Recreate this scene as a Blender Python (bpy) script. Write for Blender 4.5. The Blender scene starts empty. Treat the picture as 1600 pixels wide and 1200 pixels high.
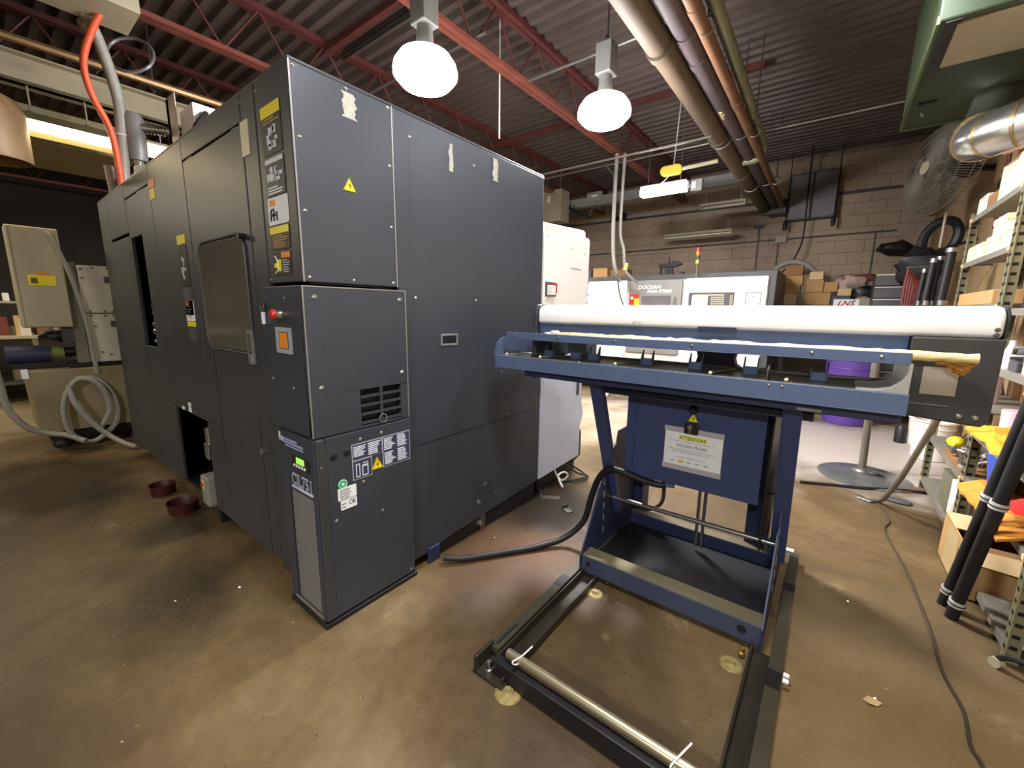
import bpy, bmesh, math, random
from mathutils import Vector, Matrix, noise
random.seed(7)
SC = bpy.context.scene
COL = SC.collection
PI = math.pi

# ---------------------------------------------------------------- camera, world, lights, exposure
def make_camera():
    pitch, roll, yaw, f = 0.1767072, -0.0125976, 0.6564852, 644.993
    fw = Vector((-math.sin(yaw)*math.cos(pitch), math.cos(yaw)*math.cos(pitch), -math.sin(pitch)))
    rt = Vector((math.cos(yaw), math.sin(yaw), 0)); dn = fw.cross(rt)
    c, s = math.cos(roll), math.sin(roll)
    r2 = c*rt + s*dn; d2 = -s*rt + c*dn
    cam = bpy.data.cameras.new('camera'); cam.sensor_width = 36; cam.sensor_fit = 'HORIZONTAL'
    cam.lens = f/1600*36; cam.clip_start = .05; cam.clip_end = 100
    o = bpy.data.objects.new('camera', cam); COL.objects.link(o)
    m = Matrix((r2, -d2, -fw)).transposed().to_4x4(); m.translation = (0, 0, 1.35)
    o.matrix_world = m
    SC.camera = o
make_camera()
SC.view_settings.view_transform = 'Standard'
SC.view_settings.look = 'None'
SC.view_settings.gamma = 1
SC.view_settings.use_curve_mapping = False
SC.view_settings.exposure = 0.0
SC.cycles.use_denoising = True
SC.cycles.max_bounces = 10
SC.cycles.diffuse_bounces = 6
SC.cycles.sample_clamp_indirect = 6
W = bpy.data.worlds.new('world'); SC.world = W; W.use_nodes = True
W.node_tree.nodes['Background'].inputs[0].default_value = (.9, .95, 1, 1)
W.node_tree.nodes['Background'].inputs[1].default_value = .05

LAMP_GLOW = 480.0         # radiance of the high bay bowls in view
def unseen_light(loc, power, col):                # unseen disk lights facing down, some read from shadow and streak, others added
    l = bpy.data.lights.new('unseen_disk_light', 'AREA'); l.shape = 'DISK'; l.size = .45; l.energy = power; l.color = col
    o = bpy.data.objects.new('unseen_disk_light', l); o.location = loc; COL.objects.link(o)
unseen_light((.05, 2.72, 3.0), 34, (.96, .97, 1))
unseen_light((-.42, .95, 2.95), 62, (1, .98, .99))
unseen_light((.30, -2.9, 3.0), 235, (.92, .95, 1))  # added behind the camera to light the feeder's front
unseen_light((-4.9, -1.7, 3.0), 42, (1, .88, .68))  # warm fill added to brighten the tank and control box
unseen_light((-8.4, -1.5, 3.0), 80, (1, .87, .66))  # warm fill added for the far bench clutter
unseen_light((-8.3, 4.5, 3.1), 70, (1, .90, .74))  # fill added out of sight, deep in the hall
unseen_light((-4.6, 5.4, 3.1), 110, (1, .96, .92))  # fill added behind the lathe, hidden from view

# ---------------------------------------------------------------- materials
def lin(c): return tuple((x/255/12.92 if x/255 <= .04045 else ((x/255+.055)/1.055)**2.4) for x in c)
MATS = {}
def M(name, rgb, rough=.5, metal=0., var=.12, scale=6., bump=0., bscale=40., spec=.5, coat=0.):
    if name in MATS: return MATS[name]
    m = bpy.data.materials.new(name); m.use_nodes = True; MATS[name] = m
    nt = m.node_tree; b = nt.nodes['Principled BSDF']; c = lin(rgb)
    b.inputs['Roughness'].default_value = rough; b.inputs['Metallic'].default_value = metal
    b.inputs['Specular IOR Level'].default_value = spec
    if coat: b.inputs['Coat Weight'].default_value = coat
    tc = nt.nodes.new('ShaderNodeTexCoord')
    if var:
        n = nt.nodes.new('ShaderNodeTexNoise'); n.inputs['Scale'].default_value = scale; n.inputs['Detail'].default_value = 5
        r = nt.nodes.new('ShaderNodeValToRGB')
        r.color_ramp.elements[0].position = .3; r.color_ramp.elements[1].position = .72
        r.color_ramp.elements[0].color = (*[x*(1-var) for x in c], 1); r.color_ramp.elements[1].color = (*[min(1, x*(1+var)) for x in c], 1)
        nt.links.new(tc.outputs['Object'], n.inputs['Vector']); nt.links.new(n.outputs['Fac'], r.inputs['Fac'])
        nt.links.new(r.outputs['Color'], b.inputs['Base Color'])
    else: b.inputs['Base Color'].default_value = (*c, 1)
    if bump:
        n2 = nt.nodes.new('ShaderNodeTexNoise'); n2.inputs['Scale'].default_value = bscale; n2.inputs['Detail'].default_value = 4
        bp = nt.nodes.new('ShaderNodeBump'); bp.inputs['Strength'].default_value = bump; bp.inputs['Distance'].default_value = .01
        nt.links.new(tc.outputs['Object'], n2.inputs['Vector']); nt.links.new(n2.outputs['Fac'], bp.inputs['Height'])
        nt.links.new(bp.outputs['Normal'], b.inputs['Normal'])
    return m
def EMIT(name, col, s):
    if name in MATS: return MATS[name]
    m = bpy.data.materials.new(name); m.use_nodes = True; MATS[name] = m
    b = m.node_tree.nodes['Principled BSDF']; b.inputs['Base Color'].default_value = (*col, 1)
    b.inputs['Emission Color'].default_value = (*col, 1); b.inputs['Emission Strength'].default_value = s
    return m
def GLASS(name, col, rough=.08, trans=.7):
    if name in MATS: return MATS[name]
    m = bpy.data.materials.new(name); m.use_nodes = True; MATS[name] = m
    nt = m.node_tree; b = nt.nodes['Principled BSDF']; b.inputs['Base Color'].default_value = (*lin(col), 1)
    b.inputs['Roughness'].default_value = rough
    t = nt.nodes.new('ShaderNodeBsdfTransparent'); mx = nt.nodes.new('ShaderNodeMixShader'); mx.inputs[0].default_value = trans
    t.inputs[0].default_value = (.82, .8, .76, 1)
    nt.links.new(b.outputs[0], mx.inputs[1]); nt.links.new(t.outputs[0], mx.inputs[2])
    nt.links.new(mx.outputs[0], nt.nodes['Material Output'].inputs[0])
    return m

char = M('charcoal_enamel', (76, 78, 82), .44, .5, .08, 3, .04, 160)
char2 = M('charcoal_enamel_fine', (62, 67, 76), .42, .2, .06, 4, .04, 200)
char_edge = M('worn_edge_paint', (150, 150, 150), .35, .4)
navy = M('navy_paint', (58, 72, 114), .42, .15, .10, 5, .03, 150)
navyd = M('dark_navy_paint', (40, 50, 80), .45, .1, .12, 5)
slate = M('slate_blue_paint', (88, 104, 134), .40, .2, .08, 6)
blk = M('black_paint', (28, 28, 30), .45, .1, .2, 8)
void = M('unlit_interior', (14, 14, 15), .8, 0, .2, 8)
rubber = M('black_rubber', (24, 24, 25), .55, 0, .2, 20)
white = M('white_enamel', (248, 246, 240), .35, 0, .03, 3)
offw = M('off_white_enamel', (222, 218, 206), .4, 0, .05, 3)
beige = M('beige_enamel', (176, 168, 140), .42, 0, .10, 4)
beiged = M('dusty_beige_enamel', (150, 142, 118), .5, 0, .14, 4)
grey = M('grey_enamel', (128, 128, 124), .45, .1, .1, 5)
greyd = M('dark_grey_enamel', (78, 78, 78), .5, .1, .12, 5)
steel = M('bare_steel', (176, 174, 168), .28, .9, .08, 20)
steeld = M('dull_steel', (120, 116, 108), .42, .8, .15, 14, .05)
zinc = M('galvanised_sheet', (205, 205, 200), .22, .95, .12, 7, .05, 30)
galv = M('galvanised_conduit', (150, 148, 140), .35, .8, .12, 12)
redp = M('red_oxide_primer', (98, 50, 46), .55, .1, .22, 5, .1)
redp_lit = M('red_oxide_lit_chord', (124, 66, 54), .5, .1, .22, 5, .1)  # lighter, lamp-lit copy of the joist primer for the bottom chords
deckm = M('corrugated_deck_paint', (94, 82, 76), .6, .1, .18, 1.5)
brownpipe = M('brown_pipe_paint', (92, 77, 58), .75, 0, .16, 4)
mauvepipe = M('mauve_brown_pipe_paint', (76, 65, 66), .75, 0, .16, 4)
rustpipe = M('rust_brown_pipe_paint', (112, 78, 50), .75, 0, .2, 4)
greenpipe = M('grey_green_pipe_paint', (136, 136, 108), .4, .3, .12, 4)
green = M('green_hammer_paint', (46, 60, 36), .5, .1, .18, 3, .06)
orange = M('orange_rubber', (218, 88, 46), .5, 0, .06)
greyhose = M('grey_hose', (146, 144, 134), .5, 0, .08, 30)
card = M('cardboard', (176, 138, 88), .8, 0, .1, 8)
cardl = M('pale_cardboard', (206, 178, 130), .8, 0, .08, 8)
cardd = M('brown_cardboard', (140, 102, 62), .8, 0, .12, 8)
cream = M('cream_carton', (228, 212, 172), .7, 0, .05, 6)
paperw = M('white_paper', (236, 240, 240), .7, 0, .02)
kraft = M('crumpled_kraft_paper', (228, 206, 150), .6, 0, .14, 30, .4, 60)
kraftd = M('amber_kraft_paper', (168, 118, 40), .5, 0, .2, 30, .4, 60)
plasticw = M('clear_crumpled_film', (216, 210, 196), .25, 0, .14, 60, .6, 70)
manila = M('manila_envelope', (224, 158, 40), .65, 0, .08, 10)
yellow = M('label_yellow', (240, 222, 22), .5, 0, 0)
orangel = M('label_orange', (236, 140, 36), .5, 0, 0)
blackl = M('label_black', (34, 32, 30), .5, 0, 0)
brownl = M('label_dark_brown', (58, 36, 26), .5, 0, 0)
silver = M('label_silver', (176, 184, 196), .4, .2, .04)
ink = M('black_ink', (30, 30, 34), .6, 0, 0)
inkg = M('grey_ink', (84, 90, 98), .6, 0, 0)
inkw = M('white_ink', (214, 222, 236), .5, 0, 0)
greenl = M('label_green', (40, 168, 84), .5, 0, 0)
redl = M('button_red', (190, 42, 36), .4, 0, .05)
tapem = M('torn_tape_residue', (176, 174, 160), .6, 0, .2, 60)
pailw = M('white_plastic', (232, 226, 216), .45, 0, .04)
purple = M('purple_plastic', (88, 60, 140), .4, 0, .08)
blue = M('blue_cloth', (52, 80, 170), .9, 0, .12, 14)
wood = M('brown_timber', (122, 88, 52), .7, 0, .2, 6)
shelfp = M('olive_shelf_enamel', (134, 128, 96), .45, .15, .1, 5)
shelfg = M('grey_shelf_enamel', (128, 124, 112), .45, .2, .1, 5)
redbrown = M('dark_red_strap', (96, 34, 26), .6, 0, .2, 12)
bluepaint = M('blue_motor_paint', (44, 50, 82), .5, .1, .12)
olive = M('olive_green_paint', (110, 120, 60), .5, 0, .1)
lens_y = M('yellow_plastic', (232, 206, 70), .4, 0, .04)

def wallmat(name, rgb, stain):
    m = bpy.data.materials.new(name); m.use_nodes = True; nt = m.node_tree; b = nt.nodes['Principled BSDF']; b.inputs['Roughness'].default_value = .8
    tc = nt.nodes.new('ShaderNodeTexCoord')
    n = nt.nodes.new('ShaderNodeTexNoise'); n.inputs['Scale'].default_value = .8; n.inputs['Detail'].default_value = 6
    n2 = nt.nodes.new('ShaderNodeTexNoise'); n2.inputs['Scale'].default_value = 30; n2.inputs['Detail'].default_value = 3
    g = nt.nodes.new('ShaderNodeNewGeometry')
    r = nt.nodes.new('ShaderNodeValToRGB'); r.color_ramp.elements[0].position = .32; r.color_ramp.elements[1].position = .66
    r.color_ramp.elements[0].color = (*lin(stain), 1); r.color_ramp.elements[1].color = (*lin(rgb), 1)
    nt.links.new(g.outputs['Position'], n.inputs['Vector']); nt.links.new(n.outputs['Fac'], r.inputs['Fac'])
    nt.links.new(r.outputs['Color'], b.inputs['Base Color'])
    bp = nt.nodes.new('ShaderNodeBump'); bp.inputs['Strength'].default_value = .25; bp.inputs['Distance'].default_value = .01
    nt.links.new(g.outputs['Position'], n2.inputs['Vector']); nt.links.new(n2.outputs['Fac'], bp.inputs['Height']); nt.links.new(bp.outputs['Normal'], b.inputs['Normal'])
    return m
blockm = wallmat('painted_block', (178, 160, 136), (146, 128, 110))
mortar = wallmat('block_mortar', (158, 140, 118), (128, 112, 96))
tanwall = wallmat('tan_wall_paint', (176, 150, 108), (136, 110, 76))
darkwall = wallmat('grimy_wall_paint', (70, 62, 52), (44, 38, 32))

def floormat():
    m = bpy.data.materials.new('oily_concrete'); m.use_nodes = True; nt = m.node_tree; L = nt.links.new
    b = nt.nodes['Principled BSDF']; g = nt.nodes.new('ShaderNodeNewGeometry'); P = g.outputs['Position']
    def N(scale, det=6, rough=.6, dist=0.):
        n = nt.nodes.new('ShaderNodeTexNoise'); n.inputs['Scale'].default_value = scale; n.inputs['Detail'].default_value = det
        n.inputs['Roughness'].default_value = rough; n.inputs['Distortion'].default_value = dist
        L(P, n.inputs['Vector']); return n.outputs['Fac']
    def ramp(fac, p0, c0, p1, c1, mid=None):
        r = nt.nodes.new('ShaderNodeValToRGB'); e = r.color_ramp.elements
        e[0].position = p0; e[0].color = (*c0, 1); e[1].position = p1; e[1].color = (*c1, 1)
        if mid: q = e.new(mid[0]); q.color = (*mid[1], 1)
        L(fac, r.inputs['Fac']); return r.outputs['Color']
    def mix(fac, a, c, mode='MIX'):
        x = nt.nodes.new('ShaderNodeMix'); x.data_type = 'RGBA'; x.blend_type = mode
        if isinstance(fac, float): x.inputs[0].default_value = fac
        else: L(fac, x.inputs[0])
        for sock, v in ((x.inputs[6], a), (x.inputs[7], c)):
            if isinstance(v, tuple): sock.default_value = (*v, 1)
            else: L(v, sock)
        return x.outputs[2]
    def math_(op, a, c, clamp=False):
        x = nt.nodes.new('ShaderNodeMath'); x.operation = op; x.use_clamp = clamp
        for i, v in enumerate((a, c)):
            if isinstance(v, (int, float)): x.inputs[i].default_value = v
            else: L(v, x.inputs[i])
        return x.outputs[0]
    wob = N(2.4, 3)
    def blob(cx, cy, rad, soft=.6, stretch=(1, 1)):
        s = nt.nodes.new('ShaderNodeVectorMath'); s.operation = 'SUBTRACT'; L(P, s.inputs[0]); s.inputs[1].default_value = (cx, cy, 0)
        k = nt.nodes.new('ShaderNodeVectorMath'); k.operation = 'MULTIPLY'; L(s.outputs[0], k.inputs[0]); k.inputs[1].default_value = (1/stretch[0], 1/stretch[1], 0)
        d = nt.nodes.new('ShaderNodeVectorMath'); d.operation = 'LENGTH'; L(k.outputs[0], d.inputs[0])
        t = math_('ADD', d.outputs['Value'], math_('MULTIPLY', math_('SUBTRACT', wob, .5), rad*1.1))
        mr = nt.nodes.new('ShaderNodeMapRange'); mr.interpolation_type = 'SMOOTHSTEP'
        L(t, mr.inputs[0]); mr.inputs[1].default_value = rad; mr.inputs[2].default_value = rad*(1-soft); mr.inputs[3].default_value = 0; mr.inputs[4].default_value = 1
        return mr.outputs[0]
    base = ramp(N(.9, 8, .62, .6), .30, lin((56, 45, 29)), .74, lin((142, 122, 88)), (.5, lin((98, 79, 49))))
    fine = ramp(N(14, 8, .7), .3, (.72, .72, .72), .75, (1.12, 1.1, 1.06))
    c = mix(1.0, base, fine, 'MULTIPLY')
    c = mix(1.0, c, ramp(N(.45, 3, .5, .4), .36, (.62, .58, .52), .62, (1.12, 1.1, 1.08)), 'MULTIPLY')
    c = mix(ramp(N(1.7, 9, .72, 1.2), .60, (0, 0, 0), .74, (.45, .45, .45)), c, lin((176, 160, 128)))
    # pools of lamplight painted into the floor, further into the shop
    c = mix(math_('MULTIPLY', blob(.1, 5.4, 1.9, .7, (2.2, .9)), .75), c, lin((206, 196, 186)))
    c = mix(math_('MULTIPLY', blob(-2.6, 4.6, 1.6, .7), .65), c, lin((186, 172, 142)))
    c = mix(math_('MULTIPLY', blob(-7.6, -.2, 1.6, .7), .5), c, lin((168, 154, 126)))  # paler floor past the far end of the lathe
    c = mix(math_('MULTIPLY', blob(-2.3, -.45, 1.75, .9, (1.5, .9)), .5), c, lin((58, 46, 30)))  # grime patch that also paints in the dimness of the near floor
    c = mix(math_('MULTIPLY', blob(.35, 1.75, .9, .9, (1, 1.5)), .35), c, lin((160, 138, 98)))  # paler colour standing in for lamplight missing beside the feeder
    # rust and oil
    c = mix(math_('MULTIPLY', blob(-1.25, 1.70, .5, .8), .4), c, lin((112, 70, 32)))
    oil = blob(-1.5, 2.35, .55, .5)
    oil2 = math_('MAXIMUM', math_('MAXIMUM', blob(-2.35, .40, .55, .9, (1.3, .8)), blob(-3.0, .60, .32, .7)), blob(-4.6, .25, .9, .7, (1.5, .8)))
    wet = math_('MAXIMUM', oil, oil2)
    c = mix(math_('MULTIPLY', wet, .78), c, lin((30, 26, 24)))
    # light scuffs and dropped swarf dust
    sp = nt.nodes.new('ShaderNodeTexVoronoi'); sp.inputs['Scale'].default_value = 26; L(P, sp.inputs['Vector'])
    spk = ramp(sp.outputs['Distance'], .03, (1, 1, 1), .10, (0, 0, 0))
    c = mix(math_('MULTIPLY', math_('MULTIPLY', spk, ramp(N(2.2, 4), .55, (0, 0, 0), .7, (1, 1, 1))), .5), c, lin((190, 176, 140)))
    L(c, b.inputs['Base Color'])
    r = nt.nodes.new('ShaderNodeMapRange'); L(wet, r.inputs[0]); r.inputs[3].default_value = .55; r.inputs[4].default_value = .32
    L(r.outputs[0], b.inputs['Roughness'])
    bp = nt.nodes.new('ShaderNodeBump'); bp.inputs['Strength'].default_value = .25; bp.inputs['Distance'].default_value = .01
    L(N(22, 6), bp.inputs['Height']); L(bp.outputs['Normal'], b.inputs['Normal'])
    return m

# ---------------------------------------------------------------- mesh helpers
class MB:
    def __init__(s): s.v = []; s.f = []
    def add(s, vs, fs):
        n = len(s.v); s.v += [tuple(v) for v in vs]; s.f += [tuple(i+n for i in f) for f in fs]; return s
    def box(s, x0, x1, y0, y1, z0, z1, rot=0, piv=None):
        vs = [(x, y, z) for z in (z0, z1) for x, y in ((x0, y0), (x1, y0), (x1, y1), (x0, y1))]
        if rot:
            cx, cy = piv or ((x0+x1)/2, (y0+y1)/2); c, q = math.cos(rot), math.sin(rot)
            vs = [(cx+(x-cx)*c-(y-cy)*q, cy+(x-cx)*q+(y-cy)*c, z) for x, y, z in vs]
        return s.add(vs, [(0, 1, 2, 3), (4, 5, 6, 7), (0, 1, 5, 4), (1, 2, 6, 5), (2, 3, 7, 6), (3, 0, 4, 7)])
    def prism(s, fr, pts, w0, w1):
        n = len(pts); vs = [fr(u, v, w0) for u, v in pts]+[fr(u, v, w1) for u, v in pts]
        return s.add(vs, [tuple(range(n)), tuple(range(n, 2*n))]+[(i, (i+1) % n, n+(i+1) % n, n+i) for i in range(n)])
    def plate(s, fr, u0, u1, v0, v1, w0, w1): return s.prism(fr, [(u0, v0), (u1, v0), (u1, v1), (u0, v1)], w0, w1)
    def holed(s, fr, u0, u1, v0, v1, hu0, hu1, hv0, hv1, w0, w1):
        for a in ((u0, hu0, v0, v1), (hu1, u1, v0, v1), (hu0, hu1, v0, hv0), (hu0, hu1, hv1, v1)):
            if a[1]-a[0] > .001 and a[3]-a[2] > .001: s.plate(fr, *a, w0, w1)
        return s
    def tube(s, pts, r, seg=8, smooth=0, closed=False):
        P = [Vector(p) for p in pts]
        if smooth:
            Q = []; n = len(P)
            for i in range(n if closed else n-1):
                p0 = P[(i-1) % n] if closed else P[max(i-1, 0)]; p1 = P[i]; p2 = P[(i+1) % n]; p3 = P[(i+2) % n] if closed else P[min(i+2, n-1)]
                for k in range(smooth):
                    t = k/smooth
                    Q.append(.5*((2*p1)+(p2-p0)*t+(2*p0-5*p1+4*p2-p3)*t*t+(3*p1-p0-3*p2+p3)*t**3))
            if not closed: Q.append(P[-1])
            P = Q
        n = len(P); up = None; rings = []
        for i in range(n):
            if closed: d = (P[(i+1) % n]-P[i-1]).normalized()
            else: d = (P[min(i+1, n-1)]-P[max(i-1, 0)]).normalized()
            if up is None: up = d.orthogonal().normalized()
            up = (up-d*up.dot(d)).normalized(); sd = d.cross(up)
            rr = r[i] if isinstance(r, (list, tuple)) and len(r) == n else (r if not isinstance(r, (list, tuple)) else r[min(int(i/(n-1)*(len(r)-1)+.5), len(r)-1)])
            rings.append([P[i]+(up*math.cos(a)+sd*math.sin(a))*rr for a in (2*PI*k/seg for k in range(seg))])
        vs = [v for R_ in rings for v in R_]; fs = []
        for i in range(n if closed else n-1):
            j = (i+1) % n
            for k in range(seg): fs.append((i*seg+k, i*seg+(k+1) % seg, j*seg+(k+1) % seg, j*seg+k))
        if not closed: fs += [tuple(range(seg)), tuple(range((n-1)*seg, n*seg))]
        return s.add(vs, fs)
    def cyl(s, a, b, r, seg=12): return s.tube([a, b], r, seg)
    def lathe(s, prof, o, ax=(0, 0, 1), seg=24):
        ax = Vector(ax).normalized(); u = ax.orthogonal().normalized(); w = ax.cross(u); o = Vector(o)
        vs = []; fs = []
        for r, h in prof:
            for k in range(seg):
                a = 2*PI*k/seg; vs.append(o+ax*h+(u*math.cos(a)+w*math.sin(a))*max(r, 1e-4))
        for i in range(len(prof)-1):
            for k in range(seg): fs.append((i*seg+k, i*seg+(k+1) % seg, (i+1)*seg+(k+1) % seg, (i+1)*seg+k))
        return s.add(vs, fs)
    def torus(s, c, R, r, ax=(0, 0, 1), seg=24, ts=8):
        ax = Vector(ax).normalized(); u = ax.orthogonal().normalized(); w = ax.cross(u); c = Vector(c)
        return s.tube([c+(u*math.cos(2*PI*k/seg)+w*math.sin(2*PI*k/seg))*R for k in range(seg)], r, ts, closed=True)
    def blob(s, c, r, sq=(1, 1, 1), jit=.0, seg=10, rings=6, seed=0):
        vs = []; fs = []
        for i in range(rings+1):
            t = PI*i/rings
            for k in range(seg):
                a = 2*PI*k/seg; d = Vector((math.sin(t)*math.cos(a), math.sin(t)*math.sin(a), math.cos(t)))
                q = 1+jit*noise.noise(d*2.3+Vector((seed, seed*.7, 0)))*2
                vs.append((c[0]+d.x*r*sq[0]*q, c[1]+d.y*r*sq[1]*q, c[2]+d.z*r*sq[2]*q))
        for i in range(rings):
            for k in range(seg): fs.append((i*seg+k, i*seg+(k+1) % seg, (i+1)*seg+(k+1) % seg, (i+1)*seg+k))
        return s.add(vs, fs)
    def mesh(s, name, off, mat, smooth):
        me = bpy.data.meshes.new(name)
        me.from_pydata([(v[0]-off[0], v[1]-off[1], v[2]-off[2]) for v in s.v], [], s.f)
        bm = bmesh.new(); bm.from_mesh(me)
        bmesh.ops.remove_doubles(bm, verts=bm.verts, dist=2e-5)
        bmesh.ops.recalc_face_normals(bm, faces=bm.faces); bm.to_mesh(me); bm.free()
        if mat: me.materials.append(mat)
        if smooth:
            for p in me.polygons: p.use_smooth = True
            me.set_sharp_from_angle(angle=math.radians(38))
        return me
ORG = {}
def thing(name, label, cat, loc, group=None, kind=None):
    o = bpy.data.objects.new(name, None); o.location = loc; o.empty_display_size = .1; COL.objects.link(o)
    ORG[o] = Vector(loc)
    if kind: o['kind'] = kind
    else: o['label'] = label; o['category'] = cat
    if group: o['group'] = group
    return o
def bev(o, w):
    if w:
        b = o.modifiers.new('bevel', 'BEVEL'); b.width = w; b.segments = 2; b.limit_method = 'ANGLE'; b.angle_limit = math.radians(40)
def part(mb, name, mat, par, bevel=0, smooth=False, label=None, kind=None):
    off = ORG[par]; o = bpy.data.objects.new(name, mb.mesh(name, off, mat, smooth)); COL.objects.link(o)
    o.parent = par; ORG[o] = off; bev(o, bevel)
    if label: o['label'] = label
    if kind: o['kind'] = kind
    return o
def solo(mb, name, label, cat, mat, group=None, bevel=0, smooth=False, kind=None):
    xs, ys, zs = zip(*mb.v); off = Vector(((min(xs)+max(xs))/2, (min(ys)+max(ys))/2, min(zs)))
    o = bpy.data.objects.new(name, mb.mesh(name, off, mat, smooth)); COL.objects.link(o); o.location = off; ORG[o] = off; bev(o, bevel)
    if label: o['label'] = label; o['category'] = cat
    if group: o['group'] = group
    if kind: o['kind'] = kind
    return o
def FR(y): return lambda u, v, w: (u, y-w, v)        # a face that looks to -Y
def EN(x): return lambda u, v, w: (x+w, u, v)        # a face that looks to +X
def WS(x): return lambda u, v, w: (x-w, u, v)        # a face that looks to -X
def UP(z): return lambda u, v, w: (u, v, z+w)
def rrect(u0, u1, v0, v1, r, n=4, corners=(1, 1, 1, 1)):
    pts = []
    for (cu, cv, a0, on, pu, pv) in ((u1-r, v1-r, 0, corners[0], u1, v1), (u0+r, v1-r, PI/2, corners[1], u0, v1), (u0+r, v0+r, PI, corners[2], u0, v0), (u1-r, v0+r, 1.5*PI, corners[3], u1, v0)):
        if on: pts += [(cu+r*math.cos(a0+PI/2*k/n), cv+r*math.sin(a0+PI/2*k/n)) for k in range(n+1)]
        else: pts.append((pu, pv))
    return pts
def textmb(fr, s, u0, u1, v0, v1, w=.002, bold=0., shear=0.):
    cu = bpy.data.curves.new('t', 'FONT'); cu.body = s; cu.size = 1; cu.offset = bold; cu.shear = shear; cu.resolution_u = 2
    o = bpy.data.objects.new('t', cu); COL.objects.link(o)
    dg = bpy.context.evaluated_depsgraph_get(); me = bpy.data.meshes.new_from_object(o.evaluated_get(dg))
    vs = [v.co.copy() for v in me.vertices]; fs = [tuple(p.vertices) for p in me.polygons]
    bpy.data.objects.remove(o); bpy.data.curves.remove(cu); bpy.data.meshes.remove(me)
    x0 = min(v.x for v in vs); x1 = max(v.x for v in vs); y0 = min(v.y for v in vs); y1 = max(v.y for v in vs)
    m = MB(); m.add([fr(u0+(v.x-x0)/(x1-x0)*(u1-u0), v0+(v.y-y0)/(y1-y0)*(v1-v0), w) for v in vs], fs); return m
def lines(mb, fr, u0, u1, v0, v1, n, w0, w1, fill=.55, seed=1):
    rr = random.Random(seed); h = (v1-v0)/n
    for i in range(n):
        e = u0+(u1-u0)*rr.uniform(.6, 1); v = v1-h*(i+1)
        mb.plate(fr, u0, e, v+h*(1-fill)/2, v+h*(1+fill)/2, w0, w1)
    return mb
def rod(mb, a, b, w, t):                                    # flat bar from a to b, width w along X
    (x0, y0, z0), (x1, y1, z1) = a, b
    d = Vector((0, y1-y0, z1-z0)).normalized(); n = Vector((0, -d.z, d.y))*t/2
    vs = [(x-w/2*sx, y+n.y*k, z+n.z*k) for (x, y, z) in (a, b) for sx, k in ((1, 1), (-1, 1), (-1, -1), (1, -1))]
    return mb.add(vs, [(0, 1, 2, 3), (4, 5, 6, 7)]+[(i, (i+1) % 4, 4+(i+1) % 4, 4+i) for i in range(4)])

# ---------------------------------------------------------------- the setting
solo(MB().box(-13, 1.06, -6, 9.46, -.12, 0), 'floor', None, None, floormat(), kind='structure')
deck = MB(); y = -6.0; pts = []
while y < 9.46:
    pts += [(y, 4.16), (y+.055, 4.16), (y+.075, 4.10), (y+.135, 4.10)]; y += .155
deck.add([(x, a, b) for a, b in pts for x in (-13, 1.06)], [(2*i, 2*i+1, 2*i+3, 2*i+2) for i in range(len(pts)-1)])
deck.box(-13, 1.06, -6, 9.46, 4.2, 4.3)
solo(deck, 'ceiling', None, None, deckm, kind='structure')
wb = solo(MB().box(-13, 1.2, 9.44, 9.6, 0, 4.15), 'wall_back', None, None, mortar, kind='structure')
blk_me = MB().box(-.1985, .1985, -.06, .06, -.0985, .0985).mesh('block', (0, 0, 0), blockm, False)
bb = MB().box(-.1985, .1985, -.06, .06, -.0985, .0985)
bmt = bmesh.new(); bmt.from_mesh(blk_me); bmesh.ops.bevel(bmt, geom=[e for e in bmt.edges], offset=.002, segments=1, affect='EDGES'); bmt.to_mesh(blk_me); bmt.free()
for r in range(14):
    for c in range(18):
        x = .84-.4*c+(.2 if r % 2 else 0); z = 1.3+.2*r
        o = bpy.data.objects.new('block', blk_me); COL.objects.link(o); o.parent = wb
        o.location = Vector((x, 9.39+random.uniform(0, .006), z))-ORG[wb]
solo(MB().box(1.04, 1.2, -6, 9.46, 0, 4.15), 'wall_right', None, None, tanwall, kind='structure')
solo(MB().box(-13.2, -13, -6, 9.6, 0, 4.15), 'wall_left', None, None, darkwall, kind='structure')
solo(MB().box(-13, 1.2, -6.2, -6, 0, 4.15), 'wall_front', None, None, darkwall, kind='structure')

def joist(x):
    j = thing('roof_joist', None, None, (x, 2, 3.56), kind='structure')
    part(MB().box(x-.055, x-.006, -6, 9.44, 3.57, 3.61).box(x+.006, x+.055, -6, 9.44, 3.57, 3.61), 'bottom_chord', redp_lit, j)
    part(MB().box(x-.055, x-.006, -6, 9.44, 4.04, 4.095).box(x+.006, x+.055, -6, 9.44, 4.04, 4.095), 'top_chord', redp, j)
    m = MB(); y = -6
    while y < 9.2:
        m.cyl((x, y, 3.6), (x, y+.32, 4.06), .011, 5).cyl((x, y+.32, 4.06), (x, y+.64, 3.6), .011, 5); y += .64
    part(m, 'web', redp, j, smooth=True)
for x in (-11.85, -10.03, -8.21, -6.39, -4.57, -2.75): joist(x)
b = thing('trim_1', None, None, (-3.7, 2.3, 3.6), kind='structure')
part(MB().box(-4.57, -2.75, 2.62, 2.68, 3.98, 4.04), 'bridging', redp, b)
part(MB().box(-6.39, -.93, 5.6, 5.66, 3.98, 4.04), 'bridging', redp, b)
m = MB().box(-4.57, -2.75, 2.80, 2.802, 4.0, 4.05).box(-4.57, -2.75, 2.80, 2.84, 4.05, 4.053).box(-4.57, -2.75, 2.84, 2.842, 4.0, 4.05)
st = solo(m, 'strut_channel', 'perforated grey strut channel bolted across the roof joists', 'channel', steeld)
h = MB()
for i in range(22): h.plate(FR(2.799), -4.5+i*.08, -4.455+i*.08, 4.015, 4.035, 0, .001)
part(h, 'slots', blk, st, kind='stuff')

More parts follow.
